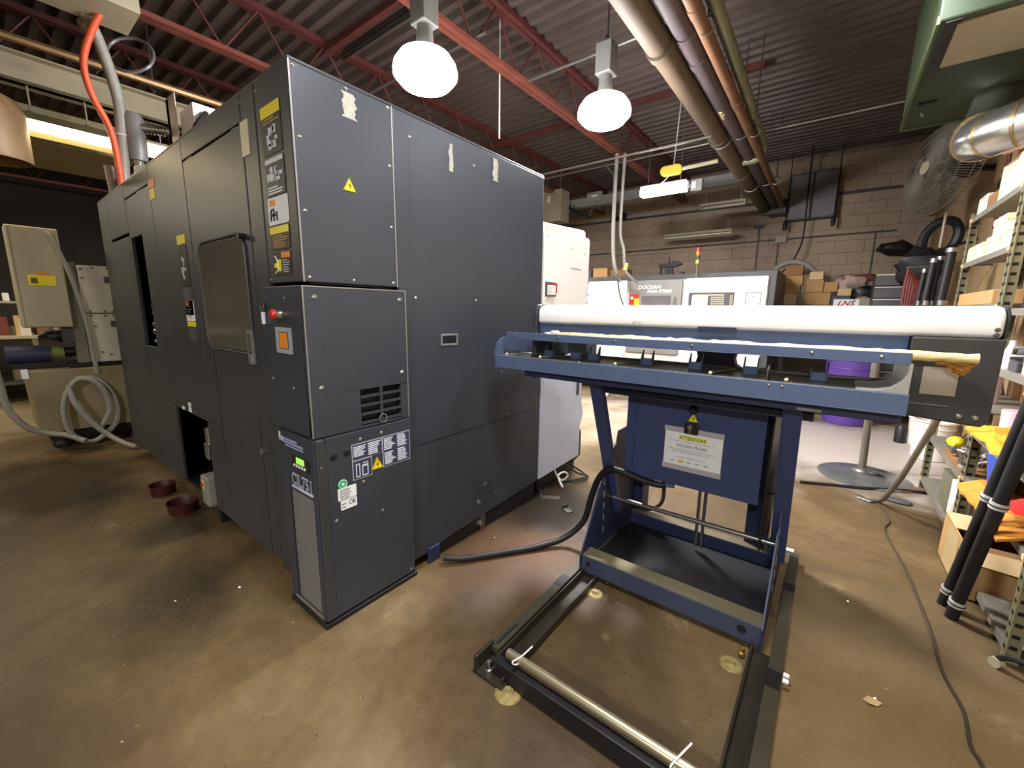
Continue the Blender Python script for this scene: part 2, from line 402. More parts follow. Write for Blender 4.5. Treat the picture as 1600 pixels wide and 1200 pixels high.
# ---------------------------------------------------------------- lamps in view
glow = EMIT('lit_lamp_bowl', (1, .97, 1), LAMP_GLOW); tubeglow = EMIT('lit_tube', (1, .80, .46), 34); tubewhite = EMIT('lit_white_tube', (1, .95, .98), 22)
def highbay(x, y, z, label, box):
    t = thing('high_bay_lamp', label, 'lamp', (x, y, z), 'high bay lamps under the roof')
    part(MB().lathe([(0, .0), (.09, .004), (.16, .025), (.205, .075), (.207, .10)], (x, y, z), seg=28), 'bowl', glow, t, smooth=True)
    part(MB().lathe([(.207, .10), (.20, .135), (.165, .185), (.11, .215), (.06, .222), (0, .222)], (x, y, z), seg=28), 'shade', EMIT('glowing_prismatic_shade', (1, .97, 1), 9), t, smooth=True)
    part(MB().lathe([(.0, .36), (.05, .36), (.055, .28), (.065, .25), (.065, .222), (0, .222)], (x, y, z), seg=16), 'lamp_neck', grey, t, smooth=True)
    part(MB().box(x-.065, x+.065, y-.065, y+.065, z+.36, z+.58), 'ballast_box', grey, t, .008)
    part(MB().cyl((x, y, z+.57), (x, y, 4.1), .008, 6).torus((x, y, z+.61), .03, .006, (1, 0, 0), 10, 5), 'hanger', steeld, t, smooth=True)
highbay(-2.30, 2.02, 2.77, 'round lit high bay lamp above the dark lathe, the bigger glow', 0)
highbay(-1.64, 3.28, 2.80, 'round lit high bay lamp with grey ballast box, past the dark lathe', 1)

# ---------------------------------------------------------------- the dark lathe
X0 = -1.584; Y0 = .772
lathe = thing('cnc_lathe', 'tall charcoal CNC lathe cabinet with yellow warning labels and sliding door', 'machine', (-3.3, 1.57, 0))
F = FR(Y0); E_ = EN(X0)
m = MB().box(-5.03, -1.88, 1.10, 2.36, .13, 2.17).box(-1.88, -1.62, 1.24, 2.36, .13, 2.17).box(-1.88, -1.62, 1.10, 1.24, .86, 2.17).box(-5.03, -1.62, .80, 1.1, 2.14, 2.19).box(-5.02, -1.91, .80, 1.1, .11, .14).box(-5.03, -5.0, .8, 1.1, .1, 2.17)
m.box(-1.64, -1.60, .81, 1.1, 1.44, 2.17).box(-1.91, -1.875, .8, 1.1, .1, 2.17).box(-2.02, -1.99, .8, 1.1, .1, 2.17).box(-3.44, -3.40, .8, 1.1, .7, 2.17).box(-2.80, -2.75, .8, 1.1, .1, 2.17)
part(m, 'body', blk, lathe)
m = MB().box(-4.9, -1.91, .92, 2.3, .02, .13)
for x in (-4.7, -3.5, -2.0):
    for yy in (1.0, 2.2): m.cyl((x, yy, 0), (x, yy, .13), .05, 10)
part(m, 'base_frame', blk, lathe)
part(MB().box(-5.035, -1.586, .774, 2.37, 2.19, 2.203), 'roof_panel', char, lathe, .004)
def panel(name, u0, u1, v0, v1, mat=char, hole=None, d=.02, bv=.004):
    m = MB()
    if hole: m.holed(F, u0, u1, v0, v1, *hole, -d, 0)
    else: m.plate(F, u0, u1, v0, v1, -d, 0)
    return part(m, name, mat, lathe, bv)
panel('corner_column_panel', -1.858, X0-.003, 1.446, 2.19)
panel('column_panel', -1.997, -1.866, .10, 2.19)
panel('header_panel', -2.77, -2.003, 2.09, 2.19)
door = panel('door', -2.765, -2.005, .13, 2.082, char, (-2.62, -2.10, 1.18, 1.63))
panel('wide_panel', -3.425, -2.772, .68, 2.19)
panel('kick_panel', -2.872, -2.772, .13, .674)
panel('header_panel', -4.085, -3.432, 2.09, 2.19)
panel('access_door', -4.085, -3.432, .68, 2.082, char, (-4.05, -3.74, 1.06, 1.82))
panel('kick_panel', -4.085, -3.50, .13, .674)
panel('header_panel', -4.69, -4.092, 1.865, 2.19); panel('side_door', -4.69, -4.092, .13, 1.845); panel('corner_column_panel', -5.03, -4.698, .1, 2.19)
# window of the sliding door
w = part(MB().prism(F, rrect(-2.655, -2.085, 1.145, 1.66, .06), .001, .007), 'window', GLASS('oily_acrylic', (112, 106, 94), .14, .32), lathe, .002, True)
ring = MB(); q = rrect(-2.665, -2.075, 1.135, 1.67, .07); ring.tube([F(u, v, .004) for u, v in q], .0055, 6, closed=True); part(ring, 'window_gasket', greyd, lathe, smooth=True)
part(MB().box(-2.66, -2.08, 1.06, 1.09, 1.1, 1.7), 'window_backing', grey, lathe)
part(MB().box(-2.43, -2.405, 1.0, 1.02, 1.42, 1.6), 'orange_light_streak', M('orange_streak_colour', (255, 120, 20), .5, 0, 0), lathe)  # orange bar imitating the streak of light in the window
part(MB().tube([(-2.56, .95, 1.62), (-2.5, .97, 1.45), (-2.52, .98, 1.3), (-2.45, .95, 1.17)], .018, 8, 6), 'coolant_hose', grey, lathe, smooth=True)
part(MB().tube([(-2.48, .98, 1.63), (-2.40, .97, 1.45), (-2.45, .98, 1.2)], .012, 8, 6), 'coolant_hose', steel, lathe, smooth=True)
# door handle, lock
h = part(MB().holed(F, -2.13, -2.07, 1.09, 1.245, -2.12, -2.08, 1.105, 1.23, 0, .012), 'door_handle', grey, lathe, .002)
part(MB().plate(F, -2.12, -2.08, 1.105, 1.23, .001, .003), 'grip_recess', silver, h)
part(MB().cyl((-2.065, Y0, 1.65), (-2.065, Y0-.03, 1.65), .012, 10), 'door_lock', blk, lathe, smooth=True)
part(MB().cyl((-2.085, Y0, .672), (-2.085, Y0-.014, .672), .016, 10), 'door_bolt', steel, lathe, smooth=True)
part(MB().plate(F, -2.008, -1.935, 1.955, 2.085, 0, .003), 'white_label', M('yellowed_label', (222, 212, 180), .5, 0, .05), lathe)
# control opening: dark slot with connectors showing inside its edge
c = MB()
for i, (z, r) in enumerate(((1.44, .02), (1.38, .016), (1.35, .02), (1.30, .012), (1.22, .026), (1.17, .028), (1.10, .018))): c.lathe([(0, 0), (r, 0), (r, .04), (r*.5, .06), (0, .06)], (-3.765, .825-.002*i, z), (-1, -.6, 0), 10)
part(c, 'connectors', steel, lathe, smooth=True, kind='stuff')
part(MB().box(-3.785, -3.755, .80, .83, 1.40, 1.50), 'terminal_strip', card, lathe)
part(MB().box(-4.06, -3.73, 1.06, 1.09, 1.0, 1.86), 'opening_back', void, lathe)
# lettering stuck to the front
def sticker(fr, name, u0, u1, v0, v1, mat, extra=(), par=None, r=.008, label=None):
    s = part(MB().prism(fr, rrect(u0, u1, v0, v1, min(r, (v1-v0)*.3), 2), 0, .0025), name, mat, par or lathe, label=label)
    for nm, mb, mt in extra: part(mb, nm, mt, s, kind='stuff' if nm == 'print_lines' else None)
    return s
def diag(fr, u0, u1, v0, v1, w, seed):
    rr = random.Random(seed); m = MB()
    for i in range(9):
        a, b_ = rr.uniform(u0, u1-.025), rr.uniform(v0, v1-.02); m.holed(fr, a, a+rr.uniform(.012, .03), b_, b_+rr.uniform(.01, .03), a+.004, a+.010, b_+.003, b_+.008, w, w+.0006)
    return m
W0 = .0028
sticker(F, 'warning_label', -1.815, -1.655, 1.915, 2.087, blackl, [('label_header', MB().plate(F, -1.813, -1.657, 2.045, 2.085, W0, W0+.0005), yellow), ('print_band', lines(MB(), F, -1.80, -1.66, 2.02, 2.042, 2, W0, W0+.0005), M('olive_print', (150, 140, 60), .5, 0, 0)), ('print_lines', diag(F, -1.80, -1.67, 1.93, 2.01, W0, 3), inkw)], label='black safety diagram under a yellow header')
sticker(F, 'warning_label', -1.81, -1.655, 1.77, 1.905, blackl, [('print_lines', lines(diag(F, -1.80, -1.67, 1.815, 1.87, W0, 5), F, -1.80, -1.67, 1.775, 1.805, 3, W0, W0+.0005), inkw), ('label_header', MB().plate(F, -1.805, -1.66, 1.885, 1.902, W0, W0+.0005), silver)])
sticker(F, 'warning_label', -1.815, -1.65, 1.665, 1.765, paperw, [('label_header', MB().plate(F, -1.80, -1.75, 1.735, 1.757, W0, W0+.0005), orangel), ('pictogram', MB().tube([F(u, v, W0+.001) for u, v in ((-1.79, 1.68), (-1.79, 1.71), (-1.78, 1.722), (-1.765, 1.722), (-1.76, 1.71), (-1.775, 1.70), (-1.79, 1.70))], .0035, 5).tube([F(u, v, W0+.001) for u, v in ((-1.765, 1.68), (-1.765, 1.70), (-1.74, 1.70), (-1.74, 1.712), (-1.74, 1.68))], .0035, 5), ink)], label='white warning label with orange tag and black figure')
sticker(F, 'warning_label', -1.815, -1.655, 1.572, 1.66, brownl, [('label_header', MB().plate(F, -1.813, -1.657, 1.632, 1.658, W0, W0+.0005), yellow), ('print_lines', lines(MB(), F, -1.795, -1.665, 1.578, 1.628, 6, W0, W0+.0005, .3), M('tan_ink', (196, 160, 70), .5, 0, 0))])
sticker(F, 'warning_label', -1.81, -1.66, 1.475, 1.563, brownl, [('label_header', MB().plate(F, -1.735, -1.662, 1.54, 1.561, W0, W0+.0005), orangel), ('pictogram', MB().plate(F, -1.775, -1.74, 1.49, 1.535, W0, W0+.0006).plate(F, -1.80, -1.775, 1.505, 1.522, W0, W0+.0006), yellow), ('pictogram', MB().tube([F(-1.79, 1.483, W0+.001), F(-1.765, 1.50, W0+.001), F(-1.77, 1.53, W0+.001), F(-1.785, 1.55, W0+.001)], .003, 5), paperw), ('print_lines', lines(MB(), F, -1.73, -1.668, 1.483, 1.535, 6, W0, W0+.0005, .3), inkw)], label='brown label with yellow hand pictogram')
sticker(F, 'warning_label', -3.01, -2.87, 1.69, 1.74, yellow); sticker(F, 'warning_label', -3.01, -2.865, 1.46, 1.685, blackl, [('print_lines', diag(F, -2.99, -2.88, 1.49, 1.64, W0, 9), inkw)])
sticker(F, 'warning_label', -3.01, -2.86, 1.30, 1.455, greyd, [('print_lines', lines(MB(), F, -2.99, -2.88, 1.31, 1.45, 9, W0, W0+.0005, .3), inkg)])
sticker(F, 'warning_label', -3.0, -2.855, 1.175+.09, 1.38, paperw, [('label_header', MB().plate(F, -2.99, -2.94, 1.355, 1.375, W0+.0, W0+.0005), orangel), ('pictogram', MB().plate(F, -2.96, -2.95, 1.285, 1.34, W0, W0+.001).plate(F, -2.95, -2.92, 1.30, 1.308, W0, W0+.001).plate(F, -2.925, -2.917, 1.28, 1.33, W0, W0+.001), ink)])
sticker(F, 'warning_label', -3.0, -2.855, 1.235, 1.262, yellow); sticker(F, 'warning_label', -3.0, -2.855, 1.15, 1.23, greyd)
sticker(F, 'warning_label', -3.435, -3.30, 2.055, 2.10, orangel); sticker(F, 'warning_label', -3.43, -3.32, 1.99, 2.05, yellow)
sticker(F, 'white_tag', -3.33, -3.28, .685, .705, paperw, r=.003); sticker(F, 'white_tag', -3.19, -3.14, .725, .75, paperw, r=.003); sticker(F, 'white_tag', -3.19, -3.14, .69, .72, paperw, r=.003)
# end face
panel_e = part(MB().plate(E_, .776, 1.196, 1.446, 2.19, -.02, 0), 'upper_end_panel', char2, lathe, .004)
side = [(1.203, 2.19), (2.37, 2.19), (2.37, .13), (1.80, .10), (1.52, .085), (1.44, .075), (1.37, .062), (1.24, .062), (1.24, .03), (1.203, .03)]
part(MB().prism(E_, side, -.02, 0), 'side_end_panel', char2, lathe, .004)
m = MB().plate(E_, 1.289, 1.2915, 1.40, 2.10, 0, .0012).plate(E_, .816, .8175, 1.06, 1.38, .0245, .0252)
part(m, 'bend_line', greyd, lathe, kind='stuff')
part(MB().plate(E_, 1.29, 2.36, .673, .678, 0, .0012), 'panel_seam', blk, lathe)
for u in (.774, 1.194): part(MB().plate(E_, u, u+.006, 1.446, 2.19, 0, .0015), 'edge_trim', char_edge, lathe)
h = part(MB().holed(E_, 1.452, 1.572, 1.165, 1.225, 1.462, 1.562, 1.175, 1.215, 0, .006), 'recessed_handle', grey, lathe, .002)
part(MB().plate(E_, 1.462, 1.562, 1.175, 1.215, .0008, .002), 'grip_recess', blk, h)
def triangle(fr, cx, cz, r, par, nm='warning_triangle'):
    p = [(cx, cz+r), (cx-.9*r, cz-.62*r), (cx+.9*r, cz-.62*r)]
    s = part(MB().prism(fr, p, 0, .0025), nm, yellow, par)
    k = [(u*.9+cx*.1, v*.9+cz*.1) for u, v in p]
    part(MB().tube([fr(u, v, .0028) for u, v in k], .0013, 4, closed=True), 'border', ink, s)
    part(MB().prism(fr, [(cx+.1*r, cz+.5*r), (cx-.2*r, cz-.02*r), (cx+.02*r, cz-.0*r), (cx-.08*r, cz-.42*r), (cx+.22*r, cz+.12*r), (cx+.02*r, cz+.1*r)], .0026, .0034), 'bolt_symbol', ink, s)
triangle(E_, .985, 1.826, .032, lathe)
for (u0, v0, u1, v1, sd) in ((.965, 2.075, 1.035, 2.165, 1), (1.525, 2.02, 1.56, 2.145, 2), (1.855, 2.055, 1.91, 2.17, 3)):
    rr = random.Random(sd); pts = []
    n = 9
    for i in range(n): pts.append((u0+(u1-u0)*(.0+.25*rr.random()), v1-(v1-v0)*i/(n-1)))
    for i in range(n): pts.append((u1-(u1-u0)*(.25*rr.random()), v0+(v1-v0)*i/(n-1)))
    part(MB().prism(E_, pts, 0, .001), 'tape_residue', tapem, lathe)
scr = MB()
for u, v in ((.79, 2.175), (.80, 1.95), (.80, 1.70), (.80, 1.462), (.99, 2.178), (1.178, 2.178), (.985, 1.462), (1.178, 1.462), (1.178, 1.70), (1.292, 2.10), (1.178, 1.95), (1.30, 1.40), (1.71, 2.09), (1.72, 1.40), (1.24, .70), (1.95, .98), (2.02, .7), (1.8, .30), (1.9, .2)):
    scr.lathe([(0, .004), (.005, .003), (.008, 0)], E_(u, v, 0), (1, 0, 0), 8)
for u, v in ((-1.845, 2.16), (-1.99, 2.16), (-1.845, 1.46), (-1.87, 2.0)): scr.lathe([(0, .004), (.005, .003), (.008, 0)], F(u, v, 0), (0, -1, 0), 8)
part(scr, 'screws', steel, lathe, smooth=True, kind='stuff')
# box below the column, standing 20 mm proud
BX = FR(.752); BE = EN(-1.560)
m = MB().box(-1.90, -1.563, .756, 1.20, .845, 1.432)
bx = part(MB().box(-1.90, -1.562, .753, .80, .845, 1.432).plate(BE, .753, 1.222, 1.012, 1.432, -.02, 0).plate(BE, .753, .970, .84, 1.012, -.02, 0).plate(BE, 1.178, 1.222, .84, 1.012, -.02, 0).plate(BE, .970, 1.178, .84, .85, -.02, 0), 'electrical_box', char2, lathe, .003)
part(MB().plate(BE, .9, 1.19, .82, 1.05, -.05, -.03), 'vent_dark', void, lathe)
for i in range(5):
    z = .862+.0385*i
    part(MB().plate(BE, .970, 1.178, z-.006, z+.004, -.012, .001), 'vent_slat', char2, lathe)
part(MB().plate(BE, 1.066, 1.078, .85, 1.012, -.010, .002), 'vent_mullion', char2, lathe)
part(MB().tube([BE(1.075+.019*math.cos(a), .865+.019*math.sin(a), .004) for a in [k*PI/8 for k in range(16)]], .003, 6, closed=True), 'pull_ring', steel, lathe, smooth=True)
for a in ((.753, .758, .845, 1.43), (1.217, 1.222, .845, 1.43), (.758, 1.217, 1.427, 1.431)): part(MB().plate(BE, *a, 0, .0012), 'edge_trim', char_edge, lathe)
scr = MB()
for u, v in ((.80, 1.39), (1.19, 1.39), (1.19, 1.06), (.805, 1.04)): scr.lathe([(0, .006), (.007, .005), (.011, 0)], BE(u, v, 0), (1, 0, 0), 10)
for u, v in ((-1.86, 1.385), (-1.70, 1.385), (-1.86, 1.05), (-1.68, 1.03)): scr.lathe([(0, .004), (.005, .003), (.008, 0)], BX(u, v, 0), (0, -1, 0), 8)
part(scr, 'screws', steel, lathe, smooth=True, kind='stuff')
es = part(MB().lathe([(0, .040), (.014, .039), (.020, .032), (.020, .024), (.012, .022), (.010, 0)], (-1.742, .752, 1.322), (0, -1, 0), 18), 'emergency_button', redl, lathe, smooth=True, label='red mushroom emergency button')
part(MB().lathe([(.012, .022), (.017, .014), (.019, 0)], (-1.742, .752, 1.322), (0, -1, 0), 18), 'button_collar', steel, es, smooth=True)
s = sticker(BX, 'notice_label', -1.80, -1.66, 1.168, 1.272, silver, label='silver label with orange square')
part(MB().plate(BX, -1.768, -1.690, 1.186, 1.254, W0, W0+.0003), 'border', ink, s); part(MB().plate(BX, -1.764, -1.694, 1.189, 1.251, W0+.0004, W0+.0009), 'orange_square', orangel, s)
k = part(MB().plate(BX, -1.897, -1.880, 1.28, 1.33, .001, .012), 'hasp', paperw, lathe, .002)
part(MB().torus(BX(-1.888, 1.35, .008), .016, .004, (0, 1, 0), 16, 6), 'ring', steeld, k, smooth=True)

# oil cooling unit under that box
ch = thing('oil_chiller', 'charcoal oil cooling unit with grey louvre panel and OK tag at the lathe corner', 'chiller', (-1.72, .98, 0))
CF = FR(.754); CE = EN(-1.556)
part(MB().box(-1.86, -1.566, .764, 1.222, .02, .832), 'body', char2, ch, .004)
part(MB().prism(CE, [(.80, .835), (1.224, .835), (1.224, .03), (.80, .03)], -.012, 0), 'side_cover', char2, ch, .003)
part(MB().prism(CE, [(.757, .836), (.795, .836), (.803, .80), (.803, .03), (.757, .03)], -.012, .004), 'corner_post', char, ch, .006)
fr_ = part(MB().holed(CF, -1.862, -1.562, .03, .835, -1.79, -1.585, .055, .575, -.01, .002), 'front_cover', char2, ch, .003)
part(MB().plate(CF, -1.79, -1.585, .055, .575, -.010, -.004), 'filter_screen', M('filter_mesh', (128, 126, 122), .55, .1, .12, 180, .5, 400), ch)
part(MB().plate(CF, -1.82, -1.575, .036, .05, .0, .006), 'sill_strip', steel, ch, .002)
part(MB().box(-1.87, -1.55, .748, 1.235, 0, .022), 'plinth', blk, ch, .004)
lg = part(MB().plate(CF, -1.875+.02, -1.843, .785, .822, .002, .0045).plate(CF, -1.848, -1.838, .785, .802, .002, .0045).plate(CF, -1.826, -1.818, .785, .802, .002, .0045).plate(CF, -1.838, -1.82, .798, .804, .002, .0045), 'maker_mark', inkw, ch)
part(lines(MB().plate(CF, -1.80, -1.645, .770, .776, .002, .0045), CF, -1.81, -1.635, .780, .806, 2, .002, .0045, .7), 'maker_lettering', M('blue_grey_print', (150, 164, 200), .5, 0, 0), ch)
dp = part(MB().plate(CF, -1.745, -1.60, .690, .742, .002, .005), 'display_panel', blackl, ch)
part(MB().plate(CF, -1.705, -1.64, .712, .738, .005, .007), 'display', EMIT('green_digits', (.35, .9, .1), .7), dp)
bt = MB()
for i in range(5): bt.lathe([(0, .004), (.006, .003), (.007, 0)], CF(-1.725+.022*i, .700, .005), (0, -1, 0), 8)
part(bt, 'buttons', paperw, dp, smooth=True)
part(textmb(CF, 'CIL751', -1.765, -1.592, .606, .662, .0045, .03), 'lettering', inkw, ch)
part(textmb(CF, 'CIL751', -1.763, -1.594, .611, .657, .0055, -.02), 'lettering', char2, ch)
m = MB().plate(CF, -1.70, -1.588, .592, .602, .002, .005)
for i in range(4): m.plate(CF, -1.765+.016*i, -1.755+.016*i, .592, .602, .002, .005)
part(m, 'underline', inkw, ch)
l1 = part(MB().prism(CE, [(.91, .78), (1.215, .78), (1.215, .635), (1.062, .635), (1.062, .708), (1.005, .708), (1.005, .62), (.91, .62)], 0, .0015), 'instruction_label', silver, ch)
m = MB()
def dark(u0, u1, v0, v1): m.plate(CE, u0, u1, v0, v1, .0016, .0022)
navyl = M('label_navy', (54, 60, 84), .5, 0, 0)
dark(.914, 1.058, .71, .776); dark(1.066, 1.211, .639, .776); dark(.914, 1.001, .624, .703); part(m, 'print_field', navyl, l1)
m = MB()
for a in ((.918, .982, .722, .770), (.988, 1.054, .715, .772), (1.070, 1.134, .714, .772), (1.142, 1.207, .714, .774), (1.070, 1.134, .645, .705), (1.142, 1.207, .645, .708)): lines(m, CE, *a, 7, .0023, .0028, .62, int(a[0]*1000))
m.holed(CE, .925, .945, .63, .69, .929, .941, .634, .686, .0023, .0028).holed(CE, .955, .985, .63, .68, .959, .981, .634, .672, .0023, .0028).plate(CE, .96, .985, .686, .69, .0023, .0028)
part(m, 'print_lines', inkw, l1, kind='stuff')
triangle(CE, 1.032, .660, .034, ch)
g = part(MB().lathe([(0, .002), (.022, .002), (.022, 0)], CE(.862, .622, 0), (1, 0, 0), 24), 'round_sticker', greenl, ch)
part(MB().torus(CE(.862, .622, .0025), .0175, .0016, (1, 0, 0), 24, 5).lathe([(0, .0035), (.008, .003)], CE(.862, .622, 0), (1, 0, 0), 12), 'print_ring', inkw, g, smooth=True)
s = sticker(CE, 'white_tag', .838, .922, .552, .605, paperw, [('print_lines', lines(MB(), CE, .845, .915, .556, .60, 5, W0, W0+.0004, .35, 4), inkg)], ch, .003)
s = sticker(CE, 'white_tag', .848, .922, .507, .548, paperw, [('lettering', textmb(CE, 'OK', .884, .918, .522, .545, W0+.0005), ink), ('print_lines', lines(MB(), CE, .852, .88, .512, .54, 2, W0, W0+.0004, .3, 4), inkg)], ch, .003)
pl = MB()
for u, v in ((.83, .752), (.888, .755)): part(MB().lathe([(0, .006), (.012, .006), (.015, .002), (.015, 0)], CE(u, v, 0), (1, 0, 0), 14), 'hole_plug', blk, ch, smooth=True)
for u, v in ((.775, .72), (.955, .795), (1.06, .80), (.825, .47), (1.05, .43), (.96, .60), (1.20, .05)): pl.lathe([(0, .004), (.005, .003), (.008, 0)], CE(u, v, .001), (1, 0, 0), 8)
part(pl, 'screws', steel, ch, smooth=True, kind='stuff')
# bracket, levelling screws, base at the end of the lathe
br = part(MB().prism(E_, [(1.25, .0), (1.40, .0), (1.40, .085), (1.25, .095)], -.12, -.10).prism(UP(0), [(-1.70, 1.245), (-1.585, 1.275), (-1.585, 1.41), (-1.70, 1.41)], .075, .09).prism(UP(0), [(-1.585, 1.33), (-1.57, 1.33), (-1.57, 1.41), (-1.585, 1.41)], .0, .088), 'foot_bracket', navyd, lathe, .004)
m = MB()
for yy, z in ((1.755, .055), (1.74, .20)): m.lathe([(0, .03), (.012, .03), (.02, .012), (.02, 0)], (X0-.02, yy, z), (1, -.2, 0), 8)
m.cyl((X0-.02, 1.79, .29), (X0+.01, 1.785, .292), .009, 8).cyl((X0-.02, 1.80, .30), (X0+.01, 1.80, .304), .009, 8)
part(m, 'levelling_bolt', steel, lathe, smooth=True)
part(MB().box(-1.66, -1.60, 1.40, 2.36, .0, .12), 'base_rail', blk, lathe)
part(MB().box(-1.606, -1.586, 1.765, 1.80, .0, .28), 'strap_bar', greyd, lathe)
# things in the floor-level opening of the lathe
fs = thing('foot_switch', 'grey foot switch box with red button at the base of the lathe', 'switch', (-3.0, .80, 0))
part(MB().box(-3.02, -2.90, .74, .86, .13, .32), 'housing', M('switch_grey', (140, 140, 130), .5, 0, .06), fs, .012)
part(MB().plate(FR(.739), -2.995, -2.935, .24, .30, 0, .002), 'face_label', cardl, fs)
part(MB().lathe([(0, .012), (.009, .011), (.010, .004), (.008, .003), (.008, 0)], (-2.965, .738, .27), (0, -1, 0), 14), 'push_button', redl, fs, smooth=True)
part(MB().box(-2.99, -2.93, .80, .85, 0, .13), 'pedestal', blk, fs, .004)
vb = thing('valve_block', 'small chrome valve block inside the floor-level opening of the lathe', 'valve', (-2.96, .88, .3))
part(MB().box(-3.0, -2.93, .775, .86, .42, .52), 'block', steel, vb, .006); part(MB().cyl((-2.965, .80, .52), (-2.965, .80, .62), .022, 12), 'valve_stem', steel, vb, smooth=True); part(MB().box(-2.99, -2.94, .86, 1.1, .43, .50), 'mounting_bar', greyd, vb)
for i, (x, yy, r, lb) in enumerate(((-3.30, .70, .085, 'low round red plastic pan on the floor by the foot switch'), (-3.74, .69, .075, 'small red plastic lid beside the lathe further from the foot switch'))):
    solo(MB().lathe([(0, .01), (r*.9, .01), (r, .07), (r*1.04, .075), (r*1.02, .06), (r*.94, 0), (0, 0)], (x, yy, .0), seg=20), 'plastic_pan', lb, 'pan', M('dirty_red_plastic', (64, 22, 16), .5, 0, .25), smooth=True)

# ---------------------------------------------------------------- bar feeder on its stand
bf = thing('bar_feeder', 'navy bar feeder with long white cover and open loading tray on a tall stand', 'machine', (-.5, 2.1, 0))
YZ = lambda x: (lambda u, v, w: (x+w, u, v))
# white cover, rounded along its top
prof = [(1.865, 1.283), (1.858, 1.30), (1.858, 1.335)]+[(1.908-.05*math.cos(a), 1.335+.045*math.sin(a)) for a in (PI/8, PI/4, 3*PI/8, PI/2)]+[(2.13, 1.38)]+[(2.13+.06*math.sin(a), 1.32+.06*math.cos(a)) for a in (PI/6, PI/3, PI/2)]+[(2.19, 1.283)]
cv = part(MB().prism(YZ(-1.262), prof, 0, 1.662), 'cover', white, bf, .012, True, label='long white rounded cover')
m = MB()
for z in (1.31, 1.295): m.lathe([(0, .003), (.006, .002), (.007, 0)], (.385, 1.858, z), (0, -1, 0), 8)
part(m, 'cover_screws', greyd, cv, smooth=True, kind='stuff')
part(textmb(FR(1.857), '87 6j', -.735, -.69, 1.288, 1.308, .001), 'stamped_mark', M('faint_grey_print', (168, 168, 172), .6, 0, 0), cv)
for x0, x1 in ((-.451, -.307),): part(MB().box(x0, x1, 1.854, 1.86, 1.274, 1.292), 'cover_latch', navyd, bf)
endp = [(1.85, .985), (1.85, 1.33)]+[(1.90-.05*math.cos(a), 1.335+.05*math.sin(a)) for a in (PI/6, PI/3, PI/2)]+[(2.2, 1.385), (2.2, .985)]
part(MB().prism(YZ(-1.29), endp, 0, .026), 'end_plate', char, bf, .004)
part(MB().prism(YZ(.401), [(1.856, 1.283), (1.856, 1.335)]+[(1.907-.051*math.cos(a), 1.335+.047*math.sin(a)) for a in (PI/6, PI/3, PI/2)]+[(2.13, 1.382), (2.19, 1.32), (2.19, 1.05), (1.9, 1.05), (1.9, 1.283)], 0, .005), 'end_plate', blk, bf)
# dark back plate under the cover and the lit grey magazine plates seen through the opening
part(MB().prism(YZ(-1.26), [(1.872, 1.285), (1.89, 1.20), (1.905, 1.20), (1.887, 1.285)], 0, 1.46), 'sloping_panel', slate, bf, .002)
part(MB().box(-1.26, .2, 2.10, 2.16, 1.203, 1.28), 'back_panel', navy, bf, .003)
part(MB().box(-1.26, .2, 2.06, 2.16, 1.0, 1.095), 'back_beam', navy, bf, .003)

part(MB().prism(FR(2.12), [(-.54, 1.09), (-.30, 1.09), (-.315, 1.105), (-.335, 1.12), (-.342, 1.145), (-.335, 1.17), (-.315, 1.19), (-.30, 1.205), (-.54, 1.205), (-.52, 1.19), (-.505, 1.17), (-.498, 1.145), (-.505, 1.12), (-.525, 1.105)], -.03, .03), 'support_web', M('web_grey', (92, 100, 112), .45, .2, .06), bf, .002)
for x0, w_ in ((-1.245, .07), (-1.14, .12)): part(MB().prism(YZ(x0), [(1.96, 1.205), (1.98, 1.13), (2.03, 1.11), (2.09, 1.11), (2.09, 1.205)], 0, w_), 'feed_cam', M('pale_blue_metal', (170, 188, 206), .35, .3, .05), bf, .006)
part(MB().box(-1.0, .18, 2.0, 2.06, 1.10, 1.112).box(-1.0, .18, 1.992, 2.0, 1.10, 1.122), 'guide_rail', M('olive_grey_bar', (130, 132, 118), .35, .4, .1), bf, .002)
# right-hand housing
hs = part(MB().prism(FR(1.82), [(.203, 1.283), (.40, 1.283), (.40, 1.04), (.385, 1.018), (.203, 1.030)], -.37, 0), 'drive_housing', M('drive_housing_black', (50, 51, 50), .45, .1, .08), bf, .005, label='black drive housing at the feeder end')
part(MB().plate(FR(1.82), .238, .318, 1.105, 1.192, 0, .003), 'rating_plate', M('brushed_plate', (172, 166, 152), .35, .6, .1), hs, .0008)
part(MB().plate(FR(1.82), .203, .31, 1.072, 1.074, 0, .003), 'fold_line', grey, hs)
m = MB()
for x in (.335, .37): m.lathe([(0, .005), (.006, .004), (.009, 0)], (x, 1.82, 1.045), (0, -1, 0), 10)
part(m, 'housing_screws', steel, hs, smooth=True, kind='stuff')
# loading tray
part(MB().prism(YZ(-1.425), [(1.705, 1.100), (1.705, 1.109), (1.985, 1.109), (1.985, 1.100)], 0, 1.625), 'tray_floor', M('tray_worn_paint', (92, 90, 74), .38, .3, .2, 5), bf)
part(MB().box(-1.43, .205, 1.70, 1.706, 1.050, 1.113).box(-1.43, .205, 1.70, 1.73, 1.046, 1.052), 'tray_apron', slate, bf, .002)
part(MB().box(-1.425, .203, 1.7065, 1.709, 1.105, 1.1145), 'tray_edge', char_edge, bf)
part(MB().prism(YZ(-1.43), [(1.70, 1.05), (1.70, 1.115), (1.705, 1.15), (1.72, 1.18), (1.745, 1.20), (1.78, 1.207), (2.2, 1.207), (2.2, 1.05)], 0, .004), 'tray_end', slate, bf)
cg = [(1.72+.1*math.cos(a), 1.06+.0+.14*(1-math.sin(a))) for a in [PI/2*k/6 for k in range(7)]]
